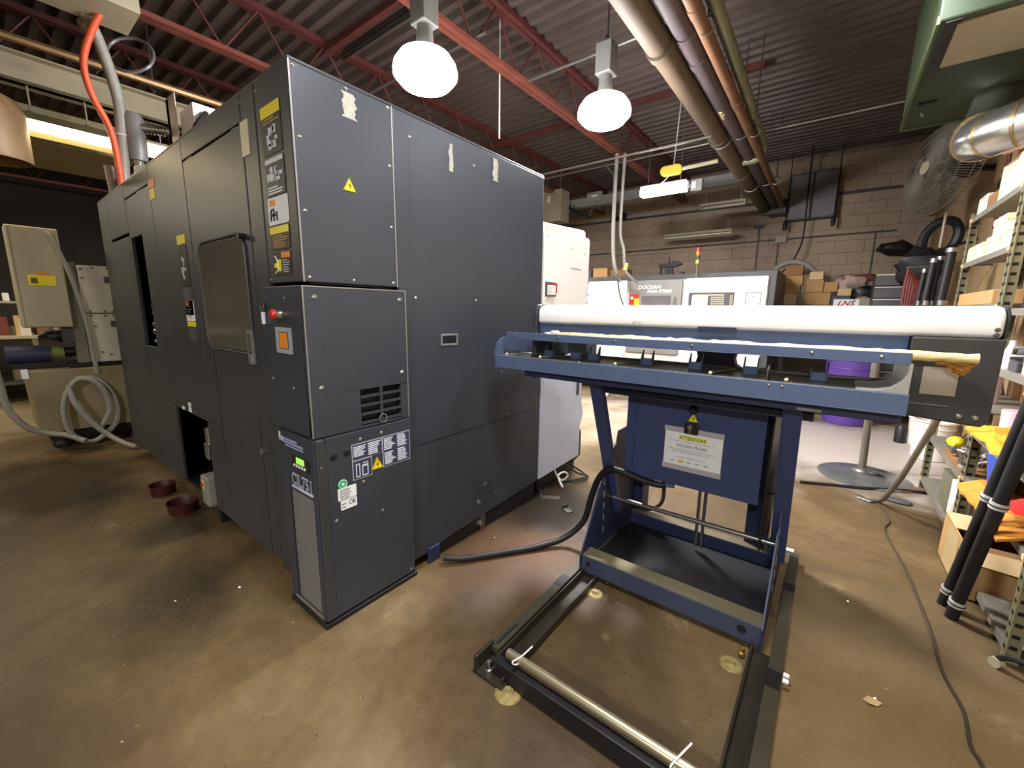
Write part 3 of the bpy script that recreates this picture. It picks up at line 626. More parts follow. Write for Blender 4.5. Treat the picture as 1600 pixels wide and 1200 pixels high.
part(MB().prism(FR(1.74), [(.08, 1.112), (.13, 1.114), (.165, 1.124), (.188, 1.148), (.198, 1.175), (.198, 1.203), (.206, 1.203), (.206, 1.105), (.08, 1.108)], -.30, 0), 'curved_guard', M('light_grey_guard', (168, 166, 158), .4, .2, .05), bf, .001, True)
part(MB().box(-1.385, .20, 1.742, 1.75, 1.203, 1.236).box(-1.385, .20, 1.742, 1.885, 1.199, 1.204), 'front_rail', slate, bf, .002)
m = MB()
for x in (-1.33, -1.06, -.77, -.44, -.05, .13): m.lathe([(0, .004), (.005, .003), (.007, 0)], (x, 1.742, 1.22), (0, -1, 0), 8)
for x in (-.16, -.12): m.lathe([(0, .004), (.004, .003), (.006, 0)], (x, 1.70, 1.10), (0, -1, 0), 8)
for x in (-.95, -.5, -.1): m.lathe([(0, .004), (.005, .003), (.006, 0)], (x, 1.76, 1.109), (0, 0, 1), 8)
part(m, 'rail_screws', steel, bf, smooth=True, kind='stuff')
for x in (-1.19, -1.03, -.93, -.662, -.452, -.244, -.024):
    m = MB()
    for s in (-.026, .022): m.prism(YZ(x+s), [(1.86, 1.109), (1.86, 1.14), (1.885, 1.178), (1.895, 1.178), (1.895, 1.109)], 0, .004)
    m.box(x-.022, x+.022, 1.865, 1.895, 1.1095, 1.140)
    part(m, 'bar_support', slate, bf, .0015)
for x, x1, y1 in ((-1.374, -1.16, 1.98), (-1.16, -1.0, 1.99), (-.755, -.63, 1.98), (-.361, -.312, 1.98), (-.112, -.112, 1.86)):
    r_ = part(MB().cyl((x, 1.735, 1.1195), (x1, y1, 1.1145), .0055, 8), 'stop_rod', steeld, bf, smooth=True)
    part(MB().blob((x, 1.735, 1.1195), .0075, seg=8, rings=5), 'rod_tip', cream, r_, smooth=True)
part(MB().prism(YZ(-.17), rrect(1.708, 1.80, 1.109, 1.165, .02, 3, (1, 1, 0, 0)), 0, .003), 'divider_plate', greyd, bf)
# underframe, legs, cabinet
part(MB().box(-1.26, .20, 1.74, 1.80, 1.012, 1.046), 'tray_beam', navyd, bf, .003)
part(MB().box(-.93, -.02, 1.86, 2.55, .955, .985), 'top_plate', navyd, bf, .003)
part(MB().box(-.07, -.0, 1.72, 1.86, 1.02, 1.03), 'beam_lug', grey, bf)
for x in (-.885, -.085):
    lg = part(rod(MB(), (x, 1.82, 1.02), (x, 2.16, .22), .062, .04), 'leg', navy, bf, .003)
for x in (-.893, -.085):
    p_ = [(1.752, .015), (1.752, .115), (1.80, .19), (1.87, .30), (1.93, .42), (1.99, .47), (2.03, .53), (2.06, .55), (2.08, .60), (2.13, .63), (2.15, .69), (2.58, .69), (2.58, .015)]
    sp = part(MB().prism(YZ(x-.004), p_, 0, .008), 'side_plate', navyd, bf, .001)
    m = MB()
    for k in range(5): m.plate(YZ(x), 1.985+.004*k, 1.991+.004*k, .42-.07*k, .455-.07*k, .0042, .0055)
    part(m, 'slots', silver, sp, kind='stuff')
    xc = x if x < -.5 else -.205
    part(MB().box(xc-.055, xc+.055, 2.46, 2.58, .03, .96), 'column', navyd, bf, .004)
part(MB().box(-.155, -.148, 2.02, 2.46, .3, .955), 'inner_plate', blk, bf)
part(MB().box(-.89, -.085, 1.76, 1.85, .028, .118), 'front_beam', M('front_beam_paint', (66, 76, 98), .4, .2, .1), bf, .004)
part(MB().box(-.885, -.09, 1.762, 1.85, .1185, .1195), 'beam_top_wear', M('worn_beam_top', (116, 108, 82), .4, .3, .15), bf)
m = MB()
for x, r in ((-.85, .014), (-.155, .018)): m.lathe([(0, .001), (r, .001), (r, 0)], (x, 1.76, .078), (0, -1, 0), 14)
part(m, 'beam_hole', void, bf, kind='stuff')
part(MB().box(-.885, -.09, 2.40, 2.47, .028, .105), 'rear_beam', navyd, bf, .004)
part(MB().box(-.885, -.09, 2.402, 2.468, .1055, .1065), 'beam_top_wear', M('worn_beam_top', (116, 108, 82)), bf)
part(MB().box(-.885, -.09, 1.85, 2.40, .022, .034), 'drip_pan', M('oily_pan', (20, 21, 26), .5, .1, .3, 6), bf)
part(MB().cyl((-.885, 2.1, .312), (-.09, 2.1, .318), .0125, 10), 'cross_rod', steel, bf, smooth=True)
part(MB().cyl((-.445, 2.32, .06), (-.445, 2.32, .60), .009, 8), 'tie_rod', steel, bf, smooth=True)
part(MB().cyl((-.475, 2.32, .06), (-.475, 2.32, .60), .009, 8), 'tie_rod', steel, bf, smooth=True)
# control cabinet under the tray
CB = FR(2.0)
cb = part(MB().box(-.79, -.175, 2.0, 2.24, .517, .965), 'control_cabinet', navy, bf, .004)
part(MB().plate(CB, -.745, -.742, .55, .935, .0, .0015), 'door_seam', navyd, cb)
part(MB().box(-.80, -.165, 1.985, 2.02, .945, .99), 'hanger_strip', blk, bf)
m = MB()
for x in (-.70, -.60, -.36, -.25): m.lathe([(0, .004), (.005, .003), (.007, 0)], (x, 1.985, .965), (0, -1, 0), 8)
part(m, 'hanger_screws', steel, bf, smooth=True, kind='stuff')
part(MB().lathe([(0, .03), (.012, .03), (.017, .024), (.017, .006), (.02, 0)], (-.47, 2.0, .905), (0, -1, 0), 16), 'rotary_knob', blk, bf, smooth=True)
triangle(CB, -.47, .862, .026, bf)
lk = part(MB().prism(CB, rrect(-.503, -.440, .788, .842, .006, 2), 0, .014), 'lock_plate', blk, bf, .002)
part(MB().lathe([(0, .010), (.011, .010), (.011, 0)], CB(-.476, .824, .014), (0, -1, 0), 14), 'key_barrel', steel, lk, smooth=True); part(MB().plate(CB, -.4795, -.4725, .792, .824, .014, .020), 'key_blade', steel, lk)
nt = part(MB().plate(CB, -.590, -.333, .612, .806, .0, .003), 'notice', paperw, bf, label='white ATTENTION notice in a clear holder')
for v in (.600, .788): part(MB().plate(CB, -.594, -.330, v, v+.025, .001, .008), 'clip_strip', M('grey_clip', (184, 178, 184), .35, .1, .04), nt, .001)
part(MB().plate(CB, -.526, -.402, .752, .775, .003, .0036), 'highlight', M('highlighter_yellow', (240, 240, 110), .6, 0, 0), nt); part(MB().plate(CB, -.522, -.494, .638, .652, .003, .0036), 'highlight', yellow, nt)
part(textmb(CB, 'ATTENTION!', -.523, -.405, .754, .772, .0042, .015), 'lettering', M('olive_ink', (92, 96, 40), .6, 0, 0), nt)
part(textmb(CB, 'THIS MACHINE IS EQUIPPED FOR THE FOLLOWING SET-UP', -.565, -.368, .741, .7465, .0042), 'lettering', inkg, nt)
part(textmb(CB, 'DOOSAN / MX1600', -.532, -.398, .716, .731, .0042), 'lettering', inkg, nt)
part(textmb(CB, 'VERIFY CORRECT SUPPLY VOLTAGE FROM THE SOURCE', -.568, -.362, .700, .706, .0042), 'lettering', inkg, nt)
part(textmb(CB, 'BEFORE CONNECTING POWER TO THIS UNIT', -.552, -.380, .689, .695, .0042), 'lettering', inkg, nt)
part(textmb(CB, 'VOLTAGE CONNECTIONS (3PH)', -.535, -.400, .661, .668, .0042), 'lettering', inkg, nt)
for i, t_ in enumerate(('200', '220', '240', '400', '480')): part(textmb(CB, t_, -.555+.037*i, -.535+.037*i, .640, .650, .0042), 'lettering', inkg, nt)
m = MB()
for x in (-.80, -.73): m.box(x, x+.012, 1.99, 2.02, .50, .525)
part(MB().box(-.70, -.60, 2.03, 2.14, .495, .517), 'gland_plate', offw, bf); part(MB().cyl((-.60, 2.04, .49), (-.54, 2.04, .496), .014, 10), 'cable_gland', slate, bf, smooth=True)
part(MB().torus((-.40, 2.1, .505), .018, .005, (0, 1, 0), 14, 6).box(-.425, -.375, 2.06, 2.14, .50, .518), 'cable_gland', blk, bf, smooth=True)
part(MB().tube([(-.66, 2.2, .52), (-.64, 2.22, .40), (-.66, 2.26, .28), (-.74, 2.3, .20), (-.80, 2.32, .18)], .010, 8, 6), 'pipe_loop', greyd, bf, smooth=True)
part(MB().tube([(-.38, 2.15, .52), (-.30, 2.2, .465), (-.2, 2.22, .48), (-.1, 2.24, .52)], .005, 6, 6), 'sensor_lead', blk, bf, smooth=True)
part(MB().tube([(-.12, 2.2, .40), (-.10, 2.18, .36), (-.12, 2.16, .31), (-.13, 2.17, .27)], .005, 6, 6), 'pin_lanyard', steeld, bf, smooth=True)
part(MB().blob((-.125, 2.17, .27), .02, (1, .8, 1.3), .2), 'lock_pin', steel, bf, smooth=True)
# floor rails the stand slides on
def rail(x0, x1, y0, y1, nm):
    r_ = part(MB().box(x0, x1, y0, y1, .0, .012).box(x0, x0+.008, y0, y1, .012, .052).box(x1-.008, x1, y0, y1, .012, .040), nm, M('rail_paint', (54, 50, 40), .4, .3, .2), bf, .0015); return r_
rail(-.875, -.795, 1.0, 1.758, 'floor_rail'); rail(-.115, -.035, .70, 1.758, 'floor_rail')
for x, yl in ((-.905, (1.10, 1.26, 1.60, 1.72)), (-.025, (.9, 1.10, 1.62, 1.80))):
    part(MB().box(x-.022, x+.022, .78 if x > -.5 else 1.08, 2.6, .03, .055), 'guide_strip', M('guide_strip_paint', (74, 70, 56), .4, .3, .2), bf, .0015)
    part(MB().box(x-.023, x+.023, 1.55, 1.64, .02, .0565), 'strip_notch', blk, bf)
    part(MB().box(x-.006, x+.006, yl[0], yl[0]+.13, .054, .0565), 'strip_slot', void, bf)
    part(MB().box(x-.024, x+.024, 2.2, 2.26, .02, .062), 'strip_block', blk, bf)
part(MB().box(-.925, -.79, .985, 1.09, 0, .014).box(-.925, -.912, .985, 1.09, 0, .075), 'rail_foot', M('rail_paint', (54, 50, 40)), bf, .003)
part(MB().lathe([(0, .05), (.008, .05), (.008, .02), (.014, .018), (.014, 0)], (-.87, 1.01, .014), seg=10), 'anchor_bolt', steel, bf, smooth=True)
part(MB().lathe([(0, .03), (.010, .03), (.010, .014), (.014, .012), (.014, 0)], (-.14, 1.70, .012), seg=8), 'anchor_bolt', M('brass', (190, 150, 70), .35, .8), bf, smooth=True)
for x, yy in ((-.01, 1.66), (-.01, 1.63)): part(MB().lathe([(0, .02), (.008, .018), (.009, 0)], (x+.012, yy, .04), (1, 0, 0), 8), 'clamp_bolt', paperw, bf, smooth=True)
part(MB().box(-.86, .02, 1.015, 1.05, .006, .075), 'cross_bar', blk, bf, .003)
part(MB().cyl((-.815, 1.055, .098), (.02, 1.055, .098), .0175, 14), 'chrome_rod', M('brass_tinted_chrome', (206, 196, 160), .34, .95, .06), bf, smooth=True)
for x in (-.76, -.21): part(MB().tube([(x+.012, 1.08, .088), (x, 1.03, .10), (x-.004, 1.015, .12), (x+.006, 1.055, .119), (x+.03, 1.09, .15)], .003, 5, 4), 'cable_tie', paperw, bf, smooth=True)
part(MB().cyl((-.075, 2.12, .30), (-.025, 2.12, .30), .01, 8), 'pivot_pin', steel, bf, smooth=True)
for i, (x, yy, r) in enumerate(((-.765, 1.675, .034), (-.165, 1.635, .038), (-.77, 1.0, .045))):
    solo(MB().lathe([(0, .012), (r*.4, .012), (r*.5, .006), (r, .005), (r*1.1, 0), (0, 0)], (x, yy, 0), seg=16).lathe([(0, .018), (.012, .018), (.014, .01)], (x, yy, 0), seg=8), 'levelling_pad',
         ('splattered round levelling pad under the near beam, on the lathe side', 'round grey levelling pad under the near beam, on the shelf side', 'splattered round pad by the rail foot with anchor bolt')[i], 'pad', M('splattered_pad', (150, 134, 84), .6, .1, .3, 40), 'levelling pads around the floor rails', smooth=True)

# long wrapped bar bundle lying on the tray rail
rr = random.Random(3); N_ = 60; path = []; rad = []
for i in range(N_+1):
    t = i/N_; path.append((-1.13+1.47*t, 1.81-.05*t+rr.uniform(-.002, .002), 1.226+rr.uniform(-.0015, .0015)+.002)); rad.append(.0165+rr.uniform(-.003, .003)-(.003 if t > .9 else 0))
wr = thing('wrapped_bar', 'long thin bar wrapped in crumpled kraft paper along the feeder tray rail', 'bar', (-.4, 1.79, 1.204))
part(MB().tube(path, rad, 10), 'wrapping', kraft, wr, smooth=True)
part(MB().blob((-1.13, 1.82, 1.226), .035, (1.5, .8, .62), .28, 18, 12, 3).blob((-1.05, 1.82, 1.222), .022, (1.8, .8, .7), .2, 14, 9, 5), 'crumpled_film', plasticw, wr, smooth=False, kind='stuff')
part(MB().blob((.30, 1.775, 1.214), .022, (2.0, .7, .7), .3, 16, 10, 8).blob((.312, 1.778, 1.196), .017, (1.3, .5, 1.1), .3, 12, 8, 4), 'torn_end', kraftd, wr, kind='stuff')

# heavy black cable from lathe to feeder cabinet
solo(MB().tube([(-1.52, 1.385, .035), (-1.44, 1.46, .022), (-1.30, 1.66, .018), (-1.20, 1.80, .02), (-1.10, 1.94, .05), (-1.01, 2.0, .16), (-.965, 2.0, .33), (-.93, 2.0, .44), (-.87, 1.985, .515), (-.78, 1.975, .525), (-.69, 2.0, .50), (-.62, 2.03, .485), (-.58, 2.04, .49)], .0175, 10, 8), 'power_cable', 'thick black power cable arching from the lathe foot to the feeder cabinet', 'cable', rubber, smooth=True)

# ---------------------------------------------------------------- white electrical cabinet behind the lathe
wc = thing('electrical_cabinet', 'white electrical cabinet with red rotary switch behind the dark lathe', 'cabinet', (-1.95, 2.72, .1))
CX = EN(X0)
part(MB().box(-2.5, -1.60, 2.45, 2.99, .20, 1.92), 'body', offw, wc, .006)
part(MB().prism(CX, [(2.39, 1.865), (3.0, 1.905), (3.03, 1.89), (3.03, 1.43), (3.0, .93), (2.39, .93)], -.02, 0), 'upper_door', white, wc, .004)
part(MB().prism(EN(-1.62), [(2.42, 1.86), (2.42, 1.935), (2.99, 1.965), (3.02, 1.95), (3.02, 1.86)], -.25, 0), 'top_cover', white, wc, .004)
part(MB().prism(CX, [(2.39, .925), (2.99, .925), (3.0, .62), (3.04, .5), (2.99, .40), (2.99, .15), (2.39, .13)], -.02, 0), 'lower_door', M('bluish_white_enamel', (206, 214, 232), .4, 0, .04), wc, .004)
part(MB().prism(CX, [(2.99, .30), (3.06, .36), (3.06, .13), (2.93, .10), (2.93, .15), (2.99, .15)], -.06, -.022), 'base_skirt', greyd, wc)
part(MB().box(-2.5, -1.62, 2.42, 2.98, .02, .2), 'plinth', blk, wc)
sw = part(MB().plate(CX, 2.41, 2.545, 1.45, 1.545, .0, .006), 'switch_plate', greyd, wc, .002)
part(MB().plate(CX, 2.475, 2.54, 1.47, 1.54, .006, .018), 'rotary_switch', redl, sw, .003); part(MB().plate(CX, 2.425, 2.47, 1.455, 1.52, .006, .05), 'switch_handle', white, sw, .004)
part(MB().prism(CX, rrect(2.905, 2.935, .68, .93, .012, 3), .001, .012), 'handle', greyd, wc, .003)
part(MB().plate(CX, 2.75, 2.90, 1.655, 1.665, .001, .002), 'faint_lettering', M('faint_grey_print', (168, 168, 172)), wc)
m = MB()
for u, v in ((2.42, 1.84), (2.75, 1.80), (2.95, 1.78), (2.42, .85), (2.62, .70), (2.42, .45), (2.62, .42), (2.85, .45), (2.42, .18), (2.85, .72)): m.lathe([(0, .003), (.004, .002), (.006, 0)], CX(u, v, 0), (1, 0, 0), 6)
part(m, 'screws', steeld, wc, smooth=True, kind='stuff')
m = MB()
for i, z in enumerate((1.42, 1.48, 1.53, 1.58, 1.62)): m.blob((-1.62, 3.06+.01*(i % 2), z), .022, (1, 1, .9), .2, 8, 6, i)
part(m, 'cable_glands', steeld, wc, smooth=True, kind='stuff')
part(MB().tube([(-1.62, 3.06, 1.42), (-1.62, 3.07, 1.25), (-1.61, 3.12, 1.12)], .008, 6, 5), 'signal_lead', greyd, wc, smooth=True)
for i, (c_, pts) in enumerate(((offw, [(-1.6, 2.62, .15), (-1.58, 2.66, .06), (-1.56, 2.70, .03), (-1.55, 2.76, .05), (-1.56, 2.72, .09), (-1.58, 2.66, .07), (-1.5, 2.6, .02)]), (rubber, [(-1.62, 2.75, .15), (-1.52, 2.86, .05), (-1.45, 2.92, .02), (-1.5, 2.8, .015), (-1.56, 2.7, .02)]), (rubber, [(-1.62, 2.80, .15), (-1.50, 2.92, .04), (-1.44, 2.86, .02), (-1.5, 2.72, .02)]))):
    solo(MB().tube(pts, .008, 6, 6), 'loose_wire', ('thin white wire looped on the floor under the white cabinet', 'black lead trailing furthest from under the white cabinet', 'black lead coiled close under the white cabinet')[i], 'wire', c_, smooth=True)
for i, (x, yy, sx, sy, rz) in enumerate(((-1.50, 2.42, .14, .05, .5), (-1.30, 2.33, .07, .05, -.4), (-1.62, 2.50, .10, .06, 1.2))):
    m = MB().box(x-sx/2, x+sx/2, yy-sy/2, yy+sy/2, 0, .006, rz).box(x-sx/2, x-sx/2+.006, yy-sy/2, yy+sy/2, 0, .03, rz, (x, yy))
    solo(m, 'metal_offcut', ('long bent metal offcut on the oily floor by the lathe end', 'small bent metal offcut on the floor nearest the black cable', 'bent metal offcut lying under the lathe corner')[i], 'offcut', steeld)

# ---------------------------------------------------------------- overhead pipes, conduits, heater, duct
def pipe(nm, label, a, b, r, mat, couple=(), seg=14):
    t = thing(nm, label, 'pipe', ((a[0]+b[0])/2, (a[1]+b[1])/2, min(a[2], b[2])-r))
    part(MB().cyl(a, b, r, seg), 'pipe_run', mat, t, smooth=True)
    for f in couple:
        p = Vector(a).lerp(Vector(b), f); d = (Vector(b)-Vector(a)).normalized()
        part(MB().cyl(p-d*.05, p+d*.05, r*1.12, seg), 'coupling', mat, t, smooth=True)
    return t
p1 = pipe('overhead_pipe', 'widest brown overhead pipe, nearest the lamps', (-1.175, -3, 3.2), (-1.235, 9.0, 3.2), .089, brownpipe, (.52, .68, .8))
p2 = pipe('overhead_pipe', 'mauve brown overhead pipe in the middle of the three thick ones', (-1.0, -3, 3.24), (-1.072, 9.0, 3.22), .068, mauvepipe, (.55, .72))
p3 = pipe('overhead_pipe', 'rust coloured overhead pipe beside the mauve one', (-.86, -3, 3.2), (-.962, 9.0, 3.2), .041, rustpipe, (.5, .62, .75))
for p, z in ((p1, 3.2), (p2, 3.2), (p3, 3.2)): pass
part(MB().plate(FR(4.5), -1.06, -1.03, 3.145, 3.2, 0, .001).cyl((-1.055, 4.45, 3.163), (-1.055, 4.6, 3.163), .016, 6), 'pale_tag', cardl, p2)
for x, r, t in ((-1.2, .10, p1), (-1.02, .075, p2), (-.885, .05, p3)):
    for yy in (3.2, 5.2, 7.2): part(MB().cyl((x, yy, 3.2+r), (x, yy, 4.1), .006, 5).torus((x, yy, 3.2 if r != .075 else 3.23), r+.004, .005, (0, 1, 0), 16, 4), 'pipe_hanger', steeld, t, smooth=True)
t = thing('overhead_pipe', 'grey green overhead pipe with a bent end, furthest from the lamps', 'pipe', (-.85, 3, 3.27))
part(MB().tube([(-.76, -3, 3.3), (-.80, 1, 3.3), (-.862, 4.2, 3.3), (-.90, 5.75, 3.3), (-.905, 5.95, 3.27), (-.94, 6.02, 3.2), (-1.0, 6.03, 3.17), (-1.12, 6.03, 3.17)], .042, 12, 4), 'pipe_run', greenpipe, t, smooth=True)
part(MB().cyl((-.885, 4.9, 3.3), (-.893, 5.02, 3.3), .05, 12), 'coupling', greenpipe, t, smooth=True)
t2 = pipe('overhead_pipe', 'thin dark pipe close beside the grey green overhead pipe', (-.80, -3, 3.36), (-.94, 5.6, 3.36), .016, greyd, (), 8)
part(MB().box(-1.26, -.90, 8.9, 8.98, 3.08, 3.30), 'pipe_support', blk, p1)
def conduit(label, pts, r=.014, mat=galv, sm=0):
    return solo(MB().tube(pts, r, 7, sm), 'conduit', label, 'conduit', mat, smooth=True)
conduit('long thin conduit crossing the roof just beyond the lit lamps', [(-4.6, 6.3, 3.57), (-1.2, 6.3, 3.57), (1.03, 6.3, 3.57)], .016)
conduit('thin conduit ending in an open tip above the grey ballast box', [(-2.72, 3.7, 3.6), (-1.3, 3.7, 3.6)], .014)
conduit('thin conduit along the roof passing behind the farther lamp', [(-3.3, 4.8, 3.1), (-1.2, 4.8, 3.1)], .012)
conduit('thin conduit over the dark lathe towards the bigger lamp', [(-5.0, 2.95, 3.64), (-2.6, 2.95, 3.64)], .012)
solo(MB().cyl((-2.84, 3.43, 3.02), (-2.84, 3.43, 4.1), .007, 6), 'hanging_rod', 'thin white rod hanging from the roof between the two lit lamps', 'rod', offw, smooth=True)
# drop conduits behind the lathe end
d = thing('conduit_drop', 'pair of grey conduits dropping from the roof to the background lathe', 'conduit', (-2.7, 5.9, 1.8))
part(MB().tube([(-2.72, 5.9, 3.55), (-2.72, 5.9, 2.7), (-2.70, 5.9, 2.25), (-2.66, 5.9, 2.0), (-2.64, 6.05, 1.80)], .028, 8, 5), 'flexible_conduit', greyhose, d, smooth=True)
part(MB().tube([(-2.62, 5.95, 3.55), (-2.63, 5.95, 2.55), (-2.56, 5.95, 2.25), (-2.52, 5.97, 1.95), (-2.42, 6.2, 1.78)], .022, 8, 5), 'flexible_conduit', greyhose, d, smooth=True)
part(MB().cyl((-2.53, 5.96, 1.95), (-2.51, 5.97, 2.05), .034, 8), 'yellow_collar', lens_y, d, smooth=True)
part(MB().tube([(-2.95, 6.0, 3.5), (-2.88, 6.0, 3.4), (-2.80, 6.0, 3.3), (-2.79, 6.0, 3.05), (-2.79, 6.0, 2.9)], .014, 6, 4), 'thin_conduit', galv, d, smooth=True)
part(MB().tube([(-2.62, 5.9, 1.9), (-2.58, 5.95, 1.6), (-2.52, 6.0, 1.42)], .010, 6, 4), 'lead', greyd, d, smooth=True)
# heater and silver duct
ht = thing('unit_heater', 'green sheet metal unit heater hung from the roof', 'heater', (.62, 4.1, 2.74))
part(MB().box(.225, 1.02, 3.05, 4.55, 2.745, 3.55), 'casing', green, ht, .01)
part(MB().box(.22, .235, 3.05, 4.56, 2.735, 2.775).box(.22, 1.02, 4.53, 4.56, 2.735, 2.775), 'edge_flange', M('pale_green_flange', (70, 82, 52), .45, .1, .1), ht, .003)
part(MB().box(.30, .72, 3.10, 3.55, 2.732, 2.75), 'louvre_panel', M('beige_louvre', (150, 138, 112), .5, .1, .08), ht, .004)
part(MB().box(.255, .31, 3.06, 3.6, 2.738, 2.75), 'vent_slot', blk, ht)
part(MB().box(.27, .36, 4.06, 4.10, 2.735, 2.75), 'latch_slot', blk, ht); part(MB().cyl((.30, 4.22, 2.735), (.32, 4.30, 2.735), .008, 6), 'latch', steel, ht, smooth=True)
m = MB()
for x, yy in ((.26, 3.2), (.26, 4.4), (.95, 3.2), (.95, 4.4)): m.cyl((x, yy, 3.55), (x, yy, 4.1), .008, 6)
part(m, 'hanger_rods', steeld, ht, smooth=True, kind='stuff')
dc = thing('flue_duct', 'shiny silver elbow duct under the green heater', 'duct', (.7, 3.5, 2.2))
part(MB().tube([(.66, 4.15, 2.735), (.645, 4.12, 2.62), (.60, 4.02, 2.50), (.56, 3.90, 2.42), (.555, 3.78, 2.385), (.60, 3.67, 2.37), (.68, 3.59, 2.37), (.955, 3.388, 2.37)], .125, 20), 'duct_run', zinc, dc, smooth=True)
for a in (((.572, 3.94, 2.445), (.567, 3.925, 2.437)), ((.552, 3.80, 2.39), (.553, 3.785, 2.386)), ((.59, 3.69, 2.372), (.60, 3.675, 2.371)), ((.68, 3.59, 2.37), (.692, 3.581, 2.37)), ((.86, 3.458, 2.37), (.872, 3.449, 2.37))):
    part(MB().cyl(a[0], a[1], .1285, 20), 'seam_ring', M('seam_brass', (170, 150, 110), .3, .9, .1), dc, smooth=True)
conduit('thin rod running under the silver elbow duct to the wall', [(.62, 3.55, 2.22), (1.03, 3.15, 2.27)], .008, rustpipe)

# wall fan
fn = thing('wall_fan', 'big round wall fan with fine wire guard on the tan wall', 'fan', (.66, 5.9, 2.3))
fc = Vector((.64, 5.95, 2.76)); ax = Vector((-.90, -.42, .08)).normalized()
u_ = ax.orthogonal().normalized(); v_ = ax.cross(u_)
gm = MB(); R_ = .43
for r, hh in ((R_, -.06), (R_, .0), (R_*.86, .075), (R_*.6, .115), (R_*.3, .13), (R_*.12, .133)): gm.torus(fc+ax*hh, r, .005, ax, 36, 4)
for k in range(120):
    a = 2*PI*k/120; d_ = u_*math.cos(a)+v_*math.sin(a)
    gm.tube([fc+d_*R_*r+ax*hh for r, hh in ((1, -.06), (1, 0), (.86, .075), (.6, .115), (.3, .13), (.1, .133))], .0036, 3)
part(gm, 'wire_guard', M('dusty_wire', (92, 86, 74), .7, 0, .1), fn, smooth=True, kind='stuff')
part(MB().lathe([(0, .14), (.06, .138), (.065, .12), (0, .12)], fc, ax, 16), 'guard_badge', beiged, fn, smooth=True)
part(MB().lathe([(0, -.25), (.09, -.24), (.09, -.06), (.04, -.04), (.04, .03), (0, .03)], fc, ax, 14), 'motor', blk, fn, smooth=True)
for k in range(3):
    a = 2*PI*k/3; d_ = u_*math.cos(a)+v_*math.sin(a); e_ = ax.cross(d_)
    m = MB(); m.add([fc+d_*.07+e_*.03+ax*.01, fc+d_*.07-e_*.03-ax*.01, fc+d_*.40-e_*.14-ax*.04, fc+d_*.39+e_*.10+ax*.04], [(0, 1, 2, 3)]); m.add([p+ax*.004 if False else Vector(p)+ax*.004 for p in m.v[:4]], [(0, 1, 2, 3)])
    part(m, 'blade', M('fan_blade_grey', (90, 84, 74), .5, .2, .1), fn)
part(MB().cyl(fc-ax*.2, (1.04, 6.2, 2.76), .03, 8), 'wall_arm', blk, fn, smooth=True)
part(MB().cyl((.74, 6.0, 2.35), (.74, 6.0, 2.02), .012, 6), 'pull_cord', beiged, fn, smooth=True)
# brown pipe rack on the wall by the shelves
rk = thing('wall_bracket', 'dark rusty pipe bracket fixed to the tan wall above the shelves', 'bracket', (.95, 4.9, 2.1))
for yy in (5.15, 4.85): part(MB().cyl((.93, yy, 2.05), (.93, yy, 3.2), .014, 6), 'upright', redbrown, rk, smooth=True)
part(MB().cyl((.93, 5.25, 2.50), (.95, 3.9, 2.50), .012, 6), 'cross_bar', redbrown, rk, smooth=True); part(MB().cyl((.93, 5.2, 2.32), (.95, 3.9, 2.85), .014, 6), 'cross_bar', redbrown, rk, smooth=True); part(MB().cyl((.93, 5.3, 2.42), (1.04, 5.3, 2.42), .04, 8), 'wall_mount', blk, rk, smooth=True)

# ---------------------------------------------------------------- right-hand shelving
def shelving(label, y0, y1, zs, ztop, posts, mat_s, short=None):
    t = thing('shelving_unit', label, 'shelving', (.84, (y0+y1)/2, 0))
    for yy in posts:
        for x in (.68, .985):
            s = 1 if x < .8 else -1
            po = part(MB().box(x, x+.004*s, yy-.02, yy+.02, 0, ztop).box(x, x+.045*s, yy-.002+.02*(1 if yy == y0 else -1)*0, yy+.002, 0, ztop), 'post', shelfp, t)
            h = MB(); z = .06
            while z < ztop-.05: h.box(x-.0008 if s > 0 else x-.0008, x+.0008, yy-.011, yy+.011, z, z+.016).box(x+.012*s, x+.034*s, yy-.0028, yy+.0028, z, z+.016); z += .05
            part(h, 'slots', void, po, kind='stuff')
    for z in zs:
        part(MB().box(.683, .985, y0+.01, y1-.01, z-.004, z).box(.683, .687, y0+.01, y1-.01, z-.035, z).box(.981, .985, y0+.01, y1-.01, z-.035, z), 'shelf', mat_s, t, .001)
        m = MB()
        for yy in (y0+.015, y1-.015): m.box(.674, .682, yy-.012, yy+.012, z-.028, z-.006)
        part(m, 'clips', cardl, t, kind='stuff')
    if short: part(MB().box(.683, .985, y0+.01, short[1], short[0]-.004, short[0]).box(.683, .687, y0+.01, short[1], short[0]-.035, short[0]), 'shelf', mat_s, t, .001)
    part(MB().tube([(.982, y0, .1), (.982, y1, ztop*.45)], .008, 5).tube([(.982, y1, .1), (.982, y0, ztop*.45)], .008, 5), 'cross_brace', greyd, t)
    return t
shelving('olive slotted steel shelving unit, the farther of the two, full of cartons', 3.37, 4.44, (.10, .44, .82, 1.42, 1.72, 2.03), 2.06, (3.37, 4.44), shelfg)
shelving('olive slotted steel shelving unit, the nearer of the two, with manila envelopes', 2.33, 3.34, (.46, .72, 1.09, 1.39), 2.0, (2.33, 3.34), shelfg, (.07, 2.74))
